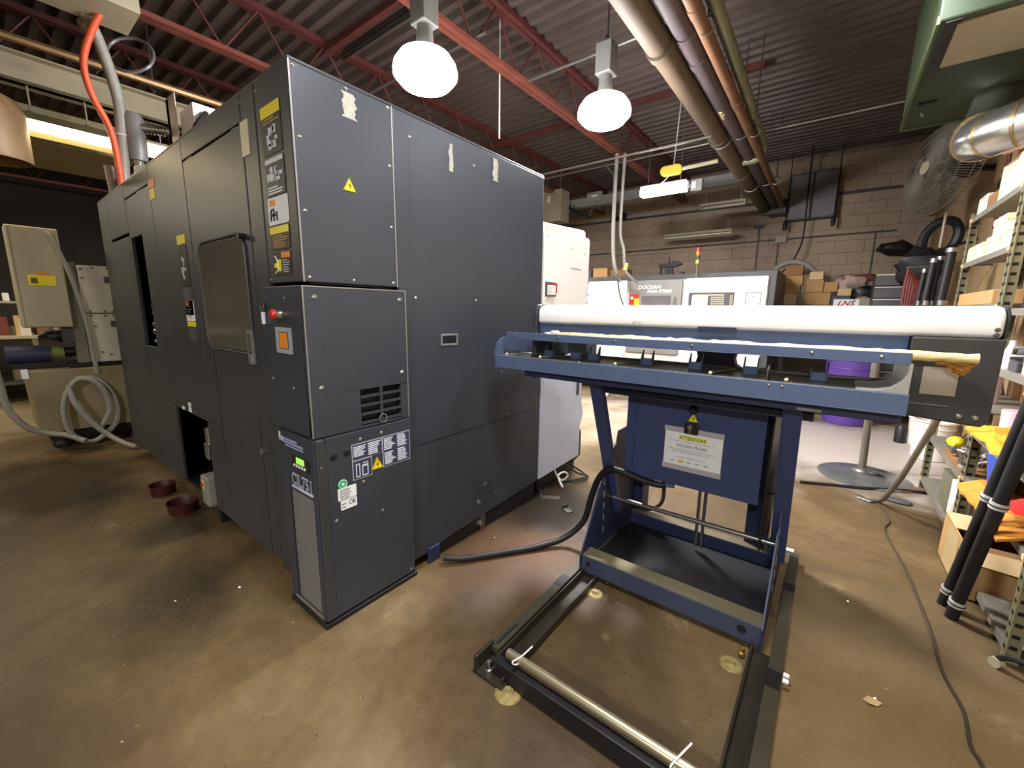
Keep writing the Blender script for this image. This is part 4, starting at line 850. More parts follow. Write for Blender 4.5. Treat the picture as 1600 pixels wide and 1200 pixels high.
def carton(label, x0, x1, y0, y1, z0, z1, mat, grp=None, rot=0, tape=True, lid=False, nm='carton', flap=False):
    t = thing(nm, label, 'box', ((x0+x1)/2, (y0+y1)/2, z0), grp)
    part(MB().box(x0, x1, y0, y1, z0, z1, rot), 'carton_body', mat, t, .004)
    c_ = ((x0+x1)/2, (y0+y1)/2)
    if lid: part(MB().box(x0-.004, x1+.004, y0-.004, y1+.004, z1-(z1-z0)*.35, z1+.003, rot, c_), 'lid', mat, t, .004)
    elif tape:
        ym = (y0+y1)/2; part(MB().box(x0-.001, x1+.001, ym-.02, ym+.02, z1-.03, z1+.001, rot, c_), 'packing_tape', M('packing_tape', (190, 168, 120), .3, 0, .05), t)
        part(MB().box(x0-.0015, x0, y0+.02, y0+(y1-y0)*.4, z0+(z1-z0)*.4, z0+(z1-z0)*.75, rot, c_), 'shipping_label', paperw, t)
    return t
carton('white printed carton at the far end of the top shelf', .70, .90, 4.20, 4.42, 2.03, 2.15, M('white_carton', (232, 226, 206), .7, 0, .05))
tor = carton('torn brown carton on the top shelf beside the white one', .70, .88, 3.98, 4.18, 2.03, 2.12, cardd, tape=False)
carton('large cream carton on the top shelf, biggest up there', .70, .96, 3.40, 3.95, 2.03, 2.24, cream)
carton('long cream carton on the second shelf at its far end', .69, .88, 4.02, 4.40, 1.72, 1.82, cream)
carton('small cream carton at the bottom of the second shelf stack', .70, .90, 3.72, 3.98, 1.72, 1.83, cream, lid=True)
carton('cream lidded carton on top of the second shelf stack', .71, .91, 3.70, 3.95, 1.834, 1.93, cream, lid=True)
carton('cream lidded carton in front of the second shelf stack', .70, .90, 3.42, 3.68, 1.72, 1.86, cream, lid=True)
carton('small cream carton crowning the second shelf stack', .76, .90, 3.62, 3.80, 1.934, 2.0, cream, tape=False)
carton('shallow brown tray carton on the third shelf', .685, .86, 3.55, 4.36, 1.42, 1.50, card, tape=False)
carton('pale flat carton pushed under the brown tray on the third shelf', .862, .98, 3.7, 4.3, 1.42, 1.47, cardl, tape=False)
for i, yy in enumerate((3.75, 3.95, 4.2)):
    solo(MB().box(.99, 1.03, yy, yy+.09, 0, 2.25-.1*i), 'timber_board', ('tall timber board behind the shelving, nearest of three', 'timber board behind the shelving, middle of three', 'timber board behind the shelving, farthest of three')[i], 'board', wood, bevel=.003)
solo(MB().box(.93, .95, 3.45, 3.72, 1.42, 1.68), 'white_board', 'bright white panel standing at the back of the third shelf', 'panel', paperw, bevel=.002)
# heap of tools on the nearer unit
for i, (nm, lb, z0, mat) in enumerate((('clamp', 'black machine clamp on the upper shelf of the nearer unit', 1.39, blk), ('vise', 'dark bench vise lying on the lower shelf of the nearer unit', 1.09, greyd))):
    t = thing(nm, lb, 'tool', (.8, 3.05, z0)); m = MB().box(.70, .90, 2.98, 3.10, z0, z0+.05).box(.72, .78, 2.95, 3.12, z0+.05, z0+.11)
    part(m, 'jaw', mat, t, .006); part(MB().cyl((.69, 3.03, z0+.07), (.95, 2.85, z0+.09), .015, 8), 'screw', steeld, t, smooth=True); part(MB().cyl((.68, 2.95, z0+.12), (.72, 3.15, z0+.05), .008, 6), 'handle', steeld, t, smooth=True)
solo(MB().lathe([(0, 0), (.035, 0), (.036, .08), (.02, .10), (.014, .12), (.014, .14), (0, .14)], (.73, 3.22, 1.39-.3), seg=14), 'spray_bottle', 'small white bottle on the shelf beside the bench vise', 'bottle', pailw, smooth=True)
carton('grey carton on the nearer unit behind the white bottle', .74, .95, 3.10, 3.32, 1.09+.0, 1.20, M('grey_card', (150, 146, 140), .7), tape=False)
carton('cream flat carton on the nearer unit at eye height', .70, .92, 2.62, 2.90, 1.09, 1.15, cream, tape=False)
solo(MB().lathe([(0, 0), (.06, 0), (.065, .16), (0, .16)], (.79, 3.15, .722), seg=16), 'pink_tub', 'pale pink plastic tub on the shelf above the manila envelopes', 'tub', M('pink_plastic', (214, 178, 190), .45, 0, .05), smooth=True)
def envelope(label, pts_y, z, x0, x1, seed, droop=.1, mat=None):
    rr = random.Random(seed); m = MB(); n = 8; y0, y1 = pts_y; vs = []
    for i in range(n+1):
        for j in range(5):
            x = x0+(x1-x0)*j/4; yy = y0+(y1-y0)*i/n; over = max(0, .69-x)
            vs.append((x, yy+rr.uniform(-.006, .006), z+.03*noise.noise(Vector((x*14+seed, yy*11, 0)))-over*over*droop*60+.02+rr.uniform(0, .008)))
    k = len(vs); fs = []
    for i in range(n):
        for j in range(4): a = i*5+j; fs.append((a, a+1, a+6, a+5))
    m.add(vs+[(x, y_, q+.012) for x, y_, q in vs], fs+[tuple(v+k for v in f) for f in fs]+[(j, j+1, j+1+k, j+k) for j in range(4)]+[(n*5+j, n*5+j+1, n*5+j+1+k, n*5+j+k) for j in range(4)]+[(i*5, i*5+5, i*5+5+k, i*5+k) for i in range(n)]+[(i*5+4, i*5+9, i*5+9+k, i*5+4+k) for i in range(n)])
    return solo(m, 'manila_envelope', label, 'envelope', mat or manila, 'manila envelopes on the nearer shelves')
envelope('upper manila envelope hanging over the shelf edge by the black tubes', (2.5, 3.27), .735, .635, .94, 1)
envelope('crumpled manila envelope lying on top of the upper one', (2.45, 3.0), .775, .66, .94, 4, .02)
envelope('lower manila envelope drooping above the cardboard box', (2.42, 3.12), .475, .62, .92, 7, .16, M('amber_envelope', (196, 128, 40), .65, 0, .12, 10))
# blue cloth hanging from the envelope shelf
m = MB(); vs = []
for i in range(7):
    for j in range(9): vs.append((.70+.012*math.sin(j*1.7)+.006*i, 2.86+.034*j, .69-.045*i-(.03 if j % 3 == 1 else 0)*(i == 6)))
k = len(vs); fs = [(i*9+j, i*9+j+1, i*9+j+10, i*9+j+9) for i in range(6) for j in range(8)]
m.add(vs+[(x+.008, y_, z) for x, y_, z in vs], fs+[tuple(v+k for v in f) for f in fs])
solo(m, 'cloth', 'blue rag hanging below the upper manila envelope', 'cloth', blue, smooth=True)
solo(MB().lathe([(0, 0), (.07, 0), (.08, .02), (.08, .16), (.06, .19), (0, .19)], (.82, 3.0, .462), seg=18), 'black_can', 'black can on the shelf behind the blue rag', 'can', blk, smooth=True)
solo(MB().blob((.76, 2.72, .51), .055, (1, 1.2, .85), .15), 'red_bundle', 'red crumpled rag beside the black can', 'rag', M('red_cloth', (190, 40, 36), .9, 0, .1), smooth=True)
# steel fittings heaped on the farther unit
fit = MB(); rr = random.Random(12)
for i in range(60):
    p = Vector((rr.uniform(.70, .88), rr.uniform(3.42, 3.9), .45+rr.uniform(0, .07))); d_ = Vector((rr.uniform(-1, 1), rr.uniform(-1, 1), rr.uniform(-.3, .3))).normalized()
    fit.cyl(p-d_*.02, p+d_*.02, .010, 7)
solo(fit, 'steel_fittings', 'heap of shiny steel fittings on the farther shelving unit', 'fittings', steel, smooth=True, kind='stuff')
solo(MB().box(.684, .98, 3.39, 3.93, .441, .462), 'parts_tray', 'shallow tray under the heap of steel fittings', 'tray', cardd)
solo(MB().blob((.76, 4.05, .49), .05, (1, 1.3, .8), .1), 'yellow_bag', 'small yellow bag beside the steel fittings', 'bag', M('bag_yellow', (226, 204, 40), .6, 0, .05), smooth=True)
m = MB()
for i in range(14): 
    p = Vector((.73+.01*i, 4.15+.02*(i % 3), .455+.01*(i % 4))); m.cyl(p, p+Vector((.06, .18, .01)), .006, 6)
solo(m, 'drill_bits', 'bundle of thin steel rods at the far end of the fittings shelf', 'rods', steeld, smooth=True, kind='stuff')
solo(MB().lathe([(0, 0), (.05, 0), (.055, .28), (0, .28)], (.80, 4.2, .822), seg=16), 'blue_white_roll', 'pale blue roll standing behind the farther shelf post', 'roll', M('pale_blue_roll', (176, 190, 214), .5, 0, .05), smooth=True)
solo(MB().lathe([(0, 0), (.05, 0), (.05, .3), (0, .3)], (.82, 4.02, .822), seg=16), 'black_roll', 'black roll standing beside the pale blue roll', 'roll', blk, smooth=True)
solo(MB().lathe([(0, 0), (.05, 0), (.055, .26), (0, .26)], (.80, 3.8, .822), seg=16), 'pink_roll', 'pale pink roll standing beside the black roll', 'roll', M('pink_plastic', (214, 178, 190)), smooth=True)
carton('olive painted tin box on the bottom of the farther unit', .70, .92, 3.62, 3.90, .10, .34, M('olive_tin', (120, 118, 92), .5, .3, .2, 10), tape=False, nm='tin_box')
carton('white narrow carton on the bottom shelf next to the olive tin', .69, .80, 3.42, 3.58, .10, .36, M('white_carton', (232, 226, 206)), tape=False)
solo(MB().box(.88, .96, 4.02, 4.1, .10, .36), 'orange_carton', 'orange red carton at the far end of the bottom shelf', 'box', M('orange_red_card', (216, 84, 50), .7), bevel=.003)
# big cardboard box on the floor
bxo = thing('cardboard_box', 'big open cardboard box standing on the floor under the manila envelopes', 'box', (.78, 3.02, 0))
part(MB().box(.625, .93, 2.76, 2.765, .0, .26).box(.625, .93, 3.235, 3.24, 0, .26).box(.625, .63, 2.76, 3.24, 0, .26).box(.925, .93, 2.76, 3.24, 0, .26).box(.625, .93, 2.76, 3.24, 0, .006), 'carton_body', card, bxo)
part(MB().add([(.625, 2.76, .26), (.93, 2.76, .26), (.95, 2.66, .21), (.62, 2.68, .225), (.625, 2.763, .262), (.93, 2.763, .262), (.95, 2.663, .212), (.62, 2.683, .227)], [(0, 1, 2, 3), (4, 5, 6, 7), (0, 3, 7, 4), (1, 2, 6, 5), (2, 3, 7, 6)]), 'flap', cardl, bxo)
part(MB().box(.625, .93, 3.0, 3.236, .258, .262), 'flap', cardl, bxo); part(MB().box(.64, .92, 2.78, 3.0, .01, .20), 'packed_contents', cardd, bxo, .01)
part(MB().plate(WS(.6245), 2.9, 3.12, .02, .24, 0, .0008), 'tape_strip', M('packing_tape', (190, 168, 120)), bxo)
# two leaning black tubes
def blacktube(label, a, b):
    t = thing('liner_tube', label, 'tube', a, 'black tubes leaning on the shelving'); A = Vector(a); B = Vector(b); d_ = (B-A).normalized()
    part(MB().cyl(A, B, .0235, 14), 'tube', rubber, t, smooth=True)
    for s in (.085, .60, 1.08):
        p = A+d_*s; r_ = part(MB().cyl(p-d_*.014, p+d_*.014, .029, 14), 'collar', M('bright_collar', (214, 212, 206), .3, .3, .05), t, smooth=True)
        part(MB().cyl(p-d_*.003, p+d_*.003, .0296, 14), 'groove', blk, r_, smooth=True)
blacktube('black tube with steel collars leaning on the shelving, the one set farther back', (.565, 2.65, .0), (.665, 2.42, 1.35))
blacktube('black tube with steel collars leaning on the shelving, the one set nearer', (.575, 2.545, .0), (.668, 2.35, 1.35))
cs = thing('caster_wheel', 'small caster wheel with pale tyre by the foot of the nearer shelving', 'caster', (.66, 2.28, 0))
part(MB().cyl((.645, 2.265, .02), (.665, 2.285, .02), .02, 16), 'wheel', beige, cs, smooth=True); part(MB().tube([(.655, 2.28, .03), (.69, 2.25, .07), (.80, 2.22, .075), (1.0, 2.18, .08)], .011, 8, 4), 'swivel_arm', blk, cs, smooth=True)

# ---------------------------------------------------------------- floor things between feeder and shelving
ps = thing('pedestal_stand', 'grey post on a wide round floor plate beyond the feeder', 'stand', (.33, 4.45, 0))
part(MB().lathe([(0, .022), (.30, .016), (.315, .008), (.315, 0), (0, 0)], (.34, 4.44, 0), seg=40), 'base_plate', M('worn_plate', (112, 114, 112), .35, .5, .3, 8), ps, smooth=True)
part(MB().cyl((.335, 4.55, .015), (.305, 4.55, 1.15), .028, 14), 'pole', M('dull_pole', (140, 134, 120), .35, .7, .1), ps, smooth=True)
part(MB().lathe([(.028, .05), (.055, .04), (.07, .018), (.07, .014), (0, .014)], (.335, 4.55, 0), seg=18), 'pole_flange', steeld, ps, smooth=True)
m = MB()
for k in range(4): m.torus((.40+.012*k, 4.50-.012*k, .028+.009*k), .055-.004*k, .004, (.15*k, .1, 1), 18, 5)
m.tube([(.42, 4.5, .03), (.46, 4.4, .025), (.47, 4.25, .02), (.49, 4.13, .012)], .004, 5, 4)
solo(m, 'wire_coil', 'small coil of thin wire at the foot of the grey post', 'wire', greyd, smooth=True)
solo(MB().tube([(.355, 3.84, .012), (.40, 3.87, .02), (.42, 3.82, .05), (.43, 3.74, .12), (.46, 3.55, .32), (.50, 3.30, .66), (.53, 3.12, .92)], .0165, 10, 4), 'bent_pipe', 'bent grey pipe leaning up behind the feeder from the floor cord', 'pipe', M('dull_pole', (140, 134, 120)), smooth=True)
solo(MB().tube([(.35, 3.86, .012), (.30, 3.93, .012), (.28, 3.95, .012)], .006, 6, 2).tube([(.36, 3.82, .012), (.29, 3.86, .012)], .006, 6), 'pipe_fork', 'small forked wire end on the floor at the bent pipe', 'wire', steeld, smooth=True)
solo(MB().tube([(-.07, 3.93, .012), (.12, 4.02, .012), (.32, 4.10, .012), (.52, 4.22, .012), (.70, 4.30, .012)], .012, 8, 5), 'floor_cord', 'straight black cord on the floor from the stand to the shelving', 'cord', rubber, smooth=True)
solo(MB().tube([(.40, 3.86, .006), (.44, 3.55, .006), (.405, 3.36, .006), (.455, 2.88, .006), (.482, 2.40, .006), (.485, 2.1, .006), (.51, 1.92, .006), (.50, 1.76, .006), (.515, 1.66, .006), (.52, 1.2, .006)], .0055, 8, 8), 'floor_cord', 'thin brown cord winding along the bare floor towards the shelves', 'cord', M('dusty_brown_cord', (66, 54, 38), .6), smooth=True)
solo(MB().prism(UP(.0), [(.55, 4.2), (.72, 4.32), (.70, 4.42), (.60, 4.36), (.48, 4.30)], .0, .012), 'brown_rag', 'flattened brown rag on the edge of the round floor plate', 'rag', M('brown_rag', (112, 84, 58), .9, 0, .2, 12))
solo(MB().blob((.52, 3.98, .012), .05, (1.6, 1, .25), .25, 12, 6, 2), 'grey_rag', 'dark grey scrap on the floor near the bent pipe', 'rag', greyd, smooth=True)
pc = MB(); pc.add([(.235, 1.765, .001), (.252, 1.745, .012), (.275, 1.755, .006), (.288, 1.775, .010), (.268, 1.79, .004), (.25, 1.785, .009)], [(0, 1, 5), (1, 2, 4, 5), (2, 3, 4)])
pc.add([(v[0], v[1], v[2]-.001) for v in pc.v[:6]], [(0, 1, 5), (1, 2, 4, 5), (2, 3, 4)])
solo(pc, 'paper_scrap', 'torn tan paper scrap alone on the bare floor', 'scrap', cardl)
def pail(label, x, y, r, h, mat, nm='bucket'):
    t = thing(nm, label, nm, (x, y, 0))
    part(MB().lathe([(0, .005), (r*.86, .005), (r, h), (r*.94, h), (r*.82, .02), (0, .02)], (x, y, 0), seg=24), 'shell', mat, t, smooth=True)
    part(MB().torus((x, y, h-.01), r*1.01, .01, (0, 0, 1), 24, 6).torus((x, y, h*.82), r*.99, .006, (0, 0, 1), 24, 6), 'rim', mat, t, smooth=True)
pail('tall white plastic bucket beyond the farther shelving', .86, 5.45, .15, .38, pailw); pail('white plastic bucket standing behind the tall one', .88, 5.95, .14, .36, pailw)
pail('big purple plastic drum standing beside the background lathe', .24, 6.62, .27, .86, purple, 'drum')
solo(MB().lathe([(0, 0), (.05, 0), (.05, .16), (.02, .2), (0, .2)], (.70, 5.95, 0), seg=14), 'black_jug', 'small black jug between the white buckets and the purple drum', 'jug', blk, smooth=True)
for i in range(26): pass
ch_ = MB(); rr = random.Random(21)
spots = [(-1.2, .9, .5, .7), (-.9, .5, .8, .6), (-1.45, 1.62, .1, .2), (-.4, 1.4, .4, .3), (-1.9, .35, .5, .3), (.3, 2.2, .4, .8), (-.8, 1.9, .5, .4)]
for cx, cy, sx, sy in spots:
    for i in range(38):
        x, y_ = rr.gauss(cx, sx*.5), rr.gauss(cy, sy*.5); s = rr.uniform(.0012, .0032); a = rr.uniform(0, 6.3)
        if -1.58 > x and y_ > .75: continue
        d1 = Vector((math.cos(a), math.sin(a), 0))*s*2; d2 = Vector((-math.sin(a), math.cos(a), 0))*s
        ch_.add([Vector((x, y_, .0005))-d1-d2, Vector((x, y_, .0005))+d1-d2, Vector((x, y_, .0005))+d2, Vector((x, y_, .002+s))], [(0, 1, 2), (0, 1, 3), (1, 2, 3), (2, 0, 3)])
solo(ch_, 'metal_chips', 'scattered tiny metal chips glinting on the concrete floor', 'chips', steel, kind='stuff')

# ---------------------------------------------------------------- background lathe and back wall
bl = thing('background_lathe', 'long white CNC lathe with grey door and control panel by the block wall', 'machine', (-2.5, 7.3, 0))
G = FR(6.6)
part(MB().box(-4.4, -.76, 6.64, 7.9, .12, 1.84), 'body', offw, bl, .01); part(MB().box(-4.4, -.72, 6.75, 7.9, 0, .12), 'plinth', blk, bl)
part(MB().box(-4.4, -.70, 6.9, 7.95, 1.84, 1.95).box(-.76, -.68, 6.66, 7.9, .6, 1.86), 'grey_deck', greyd, bl, .01)
for u0, u1 in ((-4.38, -2.74), (-1.83, -.77)): part(MB().plate(G, u0, u1, .14, 1.85, -.035, 0), 'front_panel', white, bl, .006)
dr = part(MB().plate(G, -2.70, -1.87, .7, 1.83, -.03, .02), 'grey_door', M('silver_grey_door', (150, 148, 142), .35, .3, .08), bl, .01)
part(MB().plate(G, -2.48, -2.03, .9, 1.60, .02, .026), 'door_window', M('dull_window', (128, 122, 126), .15, .2, .2, 3), dr, .01)
part(MB().cyl(G(-1.955, .9, .06), G(-1.955, 1.58, .06), .016, 8), 'door_handle', steel, dr, smooth=True)
part(textmb(G, 'DOOSAN', -2.55, -2.18, 1.705, 1.765, .022, .02, .35), 'lettering', white, dr); part(textmb(G, 'PUMA GT2600', -2.40, -2.02, 1.645, 1.695, .022, .02, .35), 'lettering', white, dr)
part(MB().plate(G, -2.68, -2.53, 1.42, 1.63, .02, .024), 'warning_label', redl, dr); part(MB().plate(G, -2.60, -2.52, 1.44, 1.56, .024, .027), 'warning_label', yellow, dr); part(MB().plate(G, -2.66, -2.62, 1.55, 1.59, .024, .028), 'white_dot', paperw, dr)
cp = part(MB().plate(G, -1.77, -1.16, 1.15, 1.64, .0, .012), 'control_panel', greyd, bl, .006)
part(MB().plate(G, -1.72, -1.50, 1.2, 1.60, .012, .018), 'screen', white, cp); part(MB().plate(G, -1.71, -1.29, 1.595, 1.612, .012, .018), 'panel_strip', cream, cp)
m = MB()
for i in range(7):
    for j in range(6): m.plate(G, -1.46+.026*i, -1.442+.026*i, 1.56-.03*j, 1.578-.03*j, .012, .018)
part(m, 'keypad', M('key_cream', (214, 200, 150), .5, 0, 0), cp, kind='stuff')
part(MB().plate(G, -1.21, -1.17, 1.18, 1.6, .012, .03), 'side_trim', beiged, cp)
part(MB().holed(G, -1.02, -.83, 1.2, 1.63, -1.012, -.838, 1.21, 1.62, 0, .002), 'hatch_outline', greyd, bl); part(MB().plate(G, -.93, -.91, 1.57, 1.585, 0, .006), 'hatch_latch', greyd, bl)
tw = part(MB().cyl((-1.73, 6.75, 1.84), (-1.73, 6.75, 2.07), .012, 8), 'signal_post', steel, bl, smooth=True)
for z, c_ in ((2.07, M('amber_clear', (226, 200, 120), .3, 0, 0)), (2.13, M('signal_green', (60, 92, 58), .3, 0, 0)), (2.19, M('signal_amber', (222, 150, 40), .3, 0, 0)), (2.25, M('signal_red', (214, 62, 40), .3, 0, 0))):
    part(MB().cyl((-1.73, 6.75, z), (-1.73, 6.75, z+.056), .028, 12), 'signal_lens', c_, tw, smooth=True)
carton('open brown carton on top of the background lathe', -3.28, -2.98, 7.1, 7.35, 1.95, 2.08, cardd, tape=False)
carton('upright tan carton on top of the background lathe', -3.62, -3.34, 7.1, 7.35, 1.95, 2.12, card, tape=False)
carton('dark grey box on top of the background lathe', -3.86, -3.66, 7.1, 7.3, 1.95, 2.09, M('dark_box', (70, 72, 78), .6), tape=False)
gt = thing('black_pistol_tool', 'black pistol-grip tool standing on top of the background lathe', 'tool', (-2.3, 7.3, 1.95))
GF = FR(7.28)
part(MB().prism(GF, [(-2.50, 2.11), (-2.48, 2.15), (-2.30, 2.16), (-2.26, 2.20), (-2.16, 2.18), (-2.10, 2.14), (-2.20, 2.10), (-2.30, 2.09)], -.07, 0), 'tool_body', blk, gt, .006)
part(MB().holed(GF, -2.47, -2.25, 1.955, 2.11, -2.44, -2.37, 1.985, 2.09, -.06, -.01), 'grip', blk, gt, .006); part(MB().plate(GF, -2.335, -2.32, 2.14, 2.26, -.05, -.03), 'top_spike', blk, gt)
solo(MB().lathe([(0, 0), (.04, 0), (.04, .05), (0, .05)], (-2.08, 7.25, 1.95), seg=12), 'dome_cover', 'small black cap beside the pistol-grip tool', 'cap', blk, smooth=True)
# bench with cartons
bn = thing('work_bench', 'dark bench along the block wall holding a pile of cartons', 'bench', (-.2, 8.2, 0))
part(MB().box(-.68, .42, 7.9, 8.6, 1.44, 1.49), 'bench_top', greyd, bn, .005)
for x in (-.62, .36):
    for yy in (7.95, 8.55): part(MB().box(x-.03, x+.03, yy-.03, yy+.03, 0, 1.44), 'leg', greyd, bn)
part(MB().box(-.66, .40, 8.0, 8.58, .7, .74), 'lower_shelf', greyd, bn)
for a in (('kraft carton, lowest of the thin stack on the bench', -.70, -.52, 1.49, 1.66, cardl), ('kraft carton, second up in the thin stack on the bench', -.71, -.49, 1.664, 1.79, card), ('taped carton with a printed mark in the thin stack', -.73, -.47, 1.794, 1.94, card), ('darkest carton topping the thin stack on the bench', -.72, -.48, 1.944, 2.10, cardd), ('widest low carton on the bench', -.44, -.10, 1.49, 1.68, card), ('tall carton on the widest low carton', -.42, -.20, 1.684, 1.87, card), ('small carton topping the taller pile on the bench', -.39, -.22, 1.874, 1.99, cardl), ('square carton on the far corner of the widest carton', -.19, -.03, 1.684, 1.83, card), ('dark grey case on the bench beside the widest carton', -.08, .14, 1.49, 1.62, M('dark_box', (70, 72, 78))), ('flat carton on the dark grey case', -.02, .14, 1.624, 1.73, cardl)):
    carton(a[0], a[1], a[2], 8.0, 8.22, a[3], a[4], a[5], tape='taped' in a[0])
bgm = thing('plastic_bundle', 'bundle of clear and dark red plastic bags beside the bench cartons', 'bag', (.2, 8.1, 1.49))
part(MB().blob((.12, 8.1, 1.82), .15, (1.3, .7, .7), .25, 14, 10, 3), 'clear_bag', M('hazy_bag', (178, 158, 146), .3, 0, .2, 10), bgm, smooth=True); part(MB().blob((.16, 8.12, 1.87), .14, (1.5, .6, .5), .3, 14, 10, 6), 'red_bag', M('dull_red_bag', (120, 62, 58), .5, 0, .2, 8), bgm, smooth=True)
part(MB().blob((.30, 8.1, 1.63), .17, (1.1, .7, .8), .2, 14, 10, 9), 'dark_bag', blk, bgm, smooth=True)
sg = thing('maker_sign', 'white sign with red slanted LNS letters above the feeder cover', 'sign', (.09, 7.7, 1.3))
part(MB().box(-.05, .24, 7.70, 7.712, 1.38, 1.565), 'board', paperw, sg); part(textmb(FR(7.70), 'LNS', -.005, .20, 1.47, 1.545, .002, .03, .35), 'lettering', redl, sg); part(MB().box(.05, .14, 7.72, 7.74, 0, 1.40), 'post', greyd, sg)
part(MB().lathe([(0, 0), (.10, 0), (.11, .02), (.10, .03)], (.27, 7.72, 1.50), (0, -1, 0), 20), 'round_dish', beiged, sg, smooth=True)
solo(MB().tube([(-1.02, 8.45, 1.6), (-1.0, 8.45, 1.93), (-.90, 8.45, 2.09), (-.73, 8.45, 2.19), (-.54, 8.45, 2.17), (-.38, 8.45, 2.05), (-.28, 8.45, 1.88), (-.26, 8.45, 1.535)], .045, 10, 6), 'arched_hose', 'thick grey hose arching behind the carton pile', 'hose', greyhose, smooth=True)
solo(MB().tube([(-.62, 8.9, 4.1), (-.61, 8.9, 3.3), (-.60, 8.9, 2.75), (-.62, 8.88, 2.5), (-.72, 8.85, 2.22), (-.86, 8.8, 2.05), (-1.0, 8.78, 1.98)], .014, 6, 5), 'hanging_cable', 'thin dark cable looping down in front of the arched hose', 'cable', blk, smooth=True)
dw = thing('drawer_rack', 'dark steel drawer rack with pale drawer edges near the room corner', 'rack', (.52, 7.2, 0))
part(MB().box(.34, .70, 7.02, 7.5, 0, 1.85), 'carcass', blk, dw)
for i in range(12): part(MB().box(.345, .695, 7.0, 7.02, .06+.15*i, .19+.15*i), 'drawer', greyd, dw, .003); part(MB().box(.345, .695, 6.99, 7.0, .185+.15*i, .195+.15*i), 'drawer_lip', offw, dw)
# clutter by the corner
solo(MB().torus((.80, 6.6, 2.18), .19, .045, (-.75, -.6, .1), 24, 8), 'black_belt_coil', 'black rubber coil hanging on the tan wall below the fan', 'coil', rubber, smooth=True)
solo(MB().blob((.66, 6.3, 1.85), .2, (1, .8, 1.0), .3, 12, 9, 4).cyl((.70, 6.3, 2.0), (1.04, 6.3, 2.12), .015, 6), 'black_bag', 'bulky black bag hanging near the room corner', 'bag', blk, smooth=True)
solo(MB().blob((.633, 9.24, 2.41), .16, (1.4, .6, .6), .35, 12, 8, 8), 'dark_bundle', 'ragged dark bundle hanging on the block wall by the corner', 'bundle', blk, smooth=True)
m = MB()
for k in range(7): m.tube([(.50+.016*k, 5.55+.01*k, 1.80-.02*k), (.485+.02*k, 5.5, 1.6), (.50+.014*k, 5.5, 1.25)], .012, 6, 4)
solo(m, 'red_straps', 'dark red straps hanging beside the drawer rack', 'straps', redbrown, smooth=True, kind='stuff')
for i, (x, yy, h_, r) in enumerate(((.60, 5.2, 1.84, .022), (.645, 5.25, 1.86, .022), (.70, 5.2, 1.92, .035), (.56, 5.25, 1.76, .018))):
    t = thing('standing_tube', ('black tube standing by the far shelving, second in the row', 'black tube standing by the far shelving, third in the row', 'thickest black tube standing right beside the shelving post', 'thinnest black tube standing nearest the red straps')[i], 'tube', (x, yy, 1.2), 'black tubes standing by the far shelving')
    part(MB().cyl((x, yy, 1.2), (x+.02, yy, h_), r, 10), 'tube', rubber, t, smooth=True); part(MB().cyl((x+.02, yy, h_-.035), (x+.02, yy, h_), r*1.2, 10), 'end_cap', steel, t, smooth=True); part(MB().cyl((x+.016, yy, 1.44), (x+.016, yy, 1.48), r*1.2, 10), 'collar', steel, t, smooth=True)
tb = thing('tube_rack', 'dark ledge bracket on the tan wall carrying the standing black tubes', 'rack', (.8, 5.22, 1.15))
part(MB().box(.50, 1.04, 5.14, 5.31, 1.17, 1.20), 'ledge', greyd, tb); part(MB().box(.98, 1.04, 5.2, 5.25, .95, 1.17), 'ledge_bracket', greyd, tb); part(MB().cyl((.48, 5.55, 1.80), (1.04, 5.55, 1.80), .010, 6), 'strap_hook', greyd, tb, smooth=True)
# wall cabinets, wall conduits, hanging fittings
wcb = thing('wall_cabinet', 'grey two-door cabinet high on the block wall', 'cabinet', (-.55, 9.2, 2.98))
part(MB().box(-.90, -.20, 9.12, 9.33, 2.98, 3.74), 'carcass', greyd, wcb, .004)
for x0, x1 in ((-.885, -.56), (-.545, -.215)): part(MB().box(x0, x1, 9.10, 9.12, 3.0, 3.72), 'door', M('wall_cabinet_grey', (112, 112, 110), .5, .1, .1), wcb, .004)
for i, x in enumerate((-.90, -.22)): solo(MB().cyl((x, 9.05, 3.0), (x, 9.05, 4.1), .008, 5).lathe([(0, -.02), (.03, 0), (.035, .10), (.02, .16), (0, .17)], (x, 9.05, 2.82), seg=10), 'hanging_plug', ('black plug hanging on its cord at the lamp side of the wall cabinet', 'black plug hanging on its cord at the corner side of the wall cabinet')[i], 'plug', blk, smooth=True)
cw = thing('wall_conduit', 'dark conduit line along the block wall with junction boxes', 'conduit', (-2.5, 9.32, 2.6))
part(MB().cyl((-5.2, 9.31, 2.68), (.62, 9.31, 2.70), .014, 6), 'conduit_run', greyd, cw, smooth=True)
for x in (-.96, -4.1): part(MB().box(x-.09, x+.09, 9.26, 9.33, 2.63, 2.76), 'junction_box', beiged, cw, .008)
for x, z0 in ((-1.33, 2.0), (-1.0, 2.05), (.36, 1.6)): part(MB().cyl((x, 9.31, z0), (x, 9.31, 2.95 if x < -1.1 else 2.68), .010, 6), 'drop_conduit', greyd, cw, smooth=True)
part(MB().box(-1.42, -1.27, 9.25, 9.33, 2.93, 2.97), 'conduit_clamp', blk, cw)
c2 = thing('wall_pipe', 'straight dark pipe high along the block wall', 'pipe', (-3, 9.3, 3.38)); part(MB().cyl((-6, 9.30, 3.40), (1.03, 9.30, 3.36), .022, 7), 'pipe_run', greyd, c2, smooth=True)
part(MB().box(-4.3, -4.0, 9.2, 9.33, 3.42, 3.46).box(-4.02, -3.99, 9.15, 9.33, 3.37, 3.52), 'pipe_clamp', blk, c2)
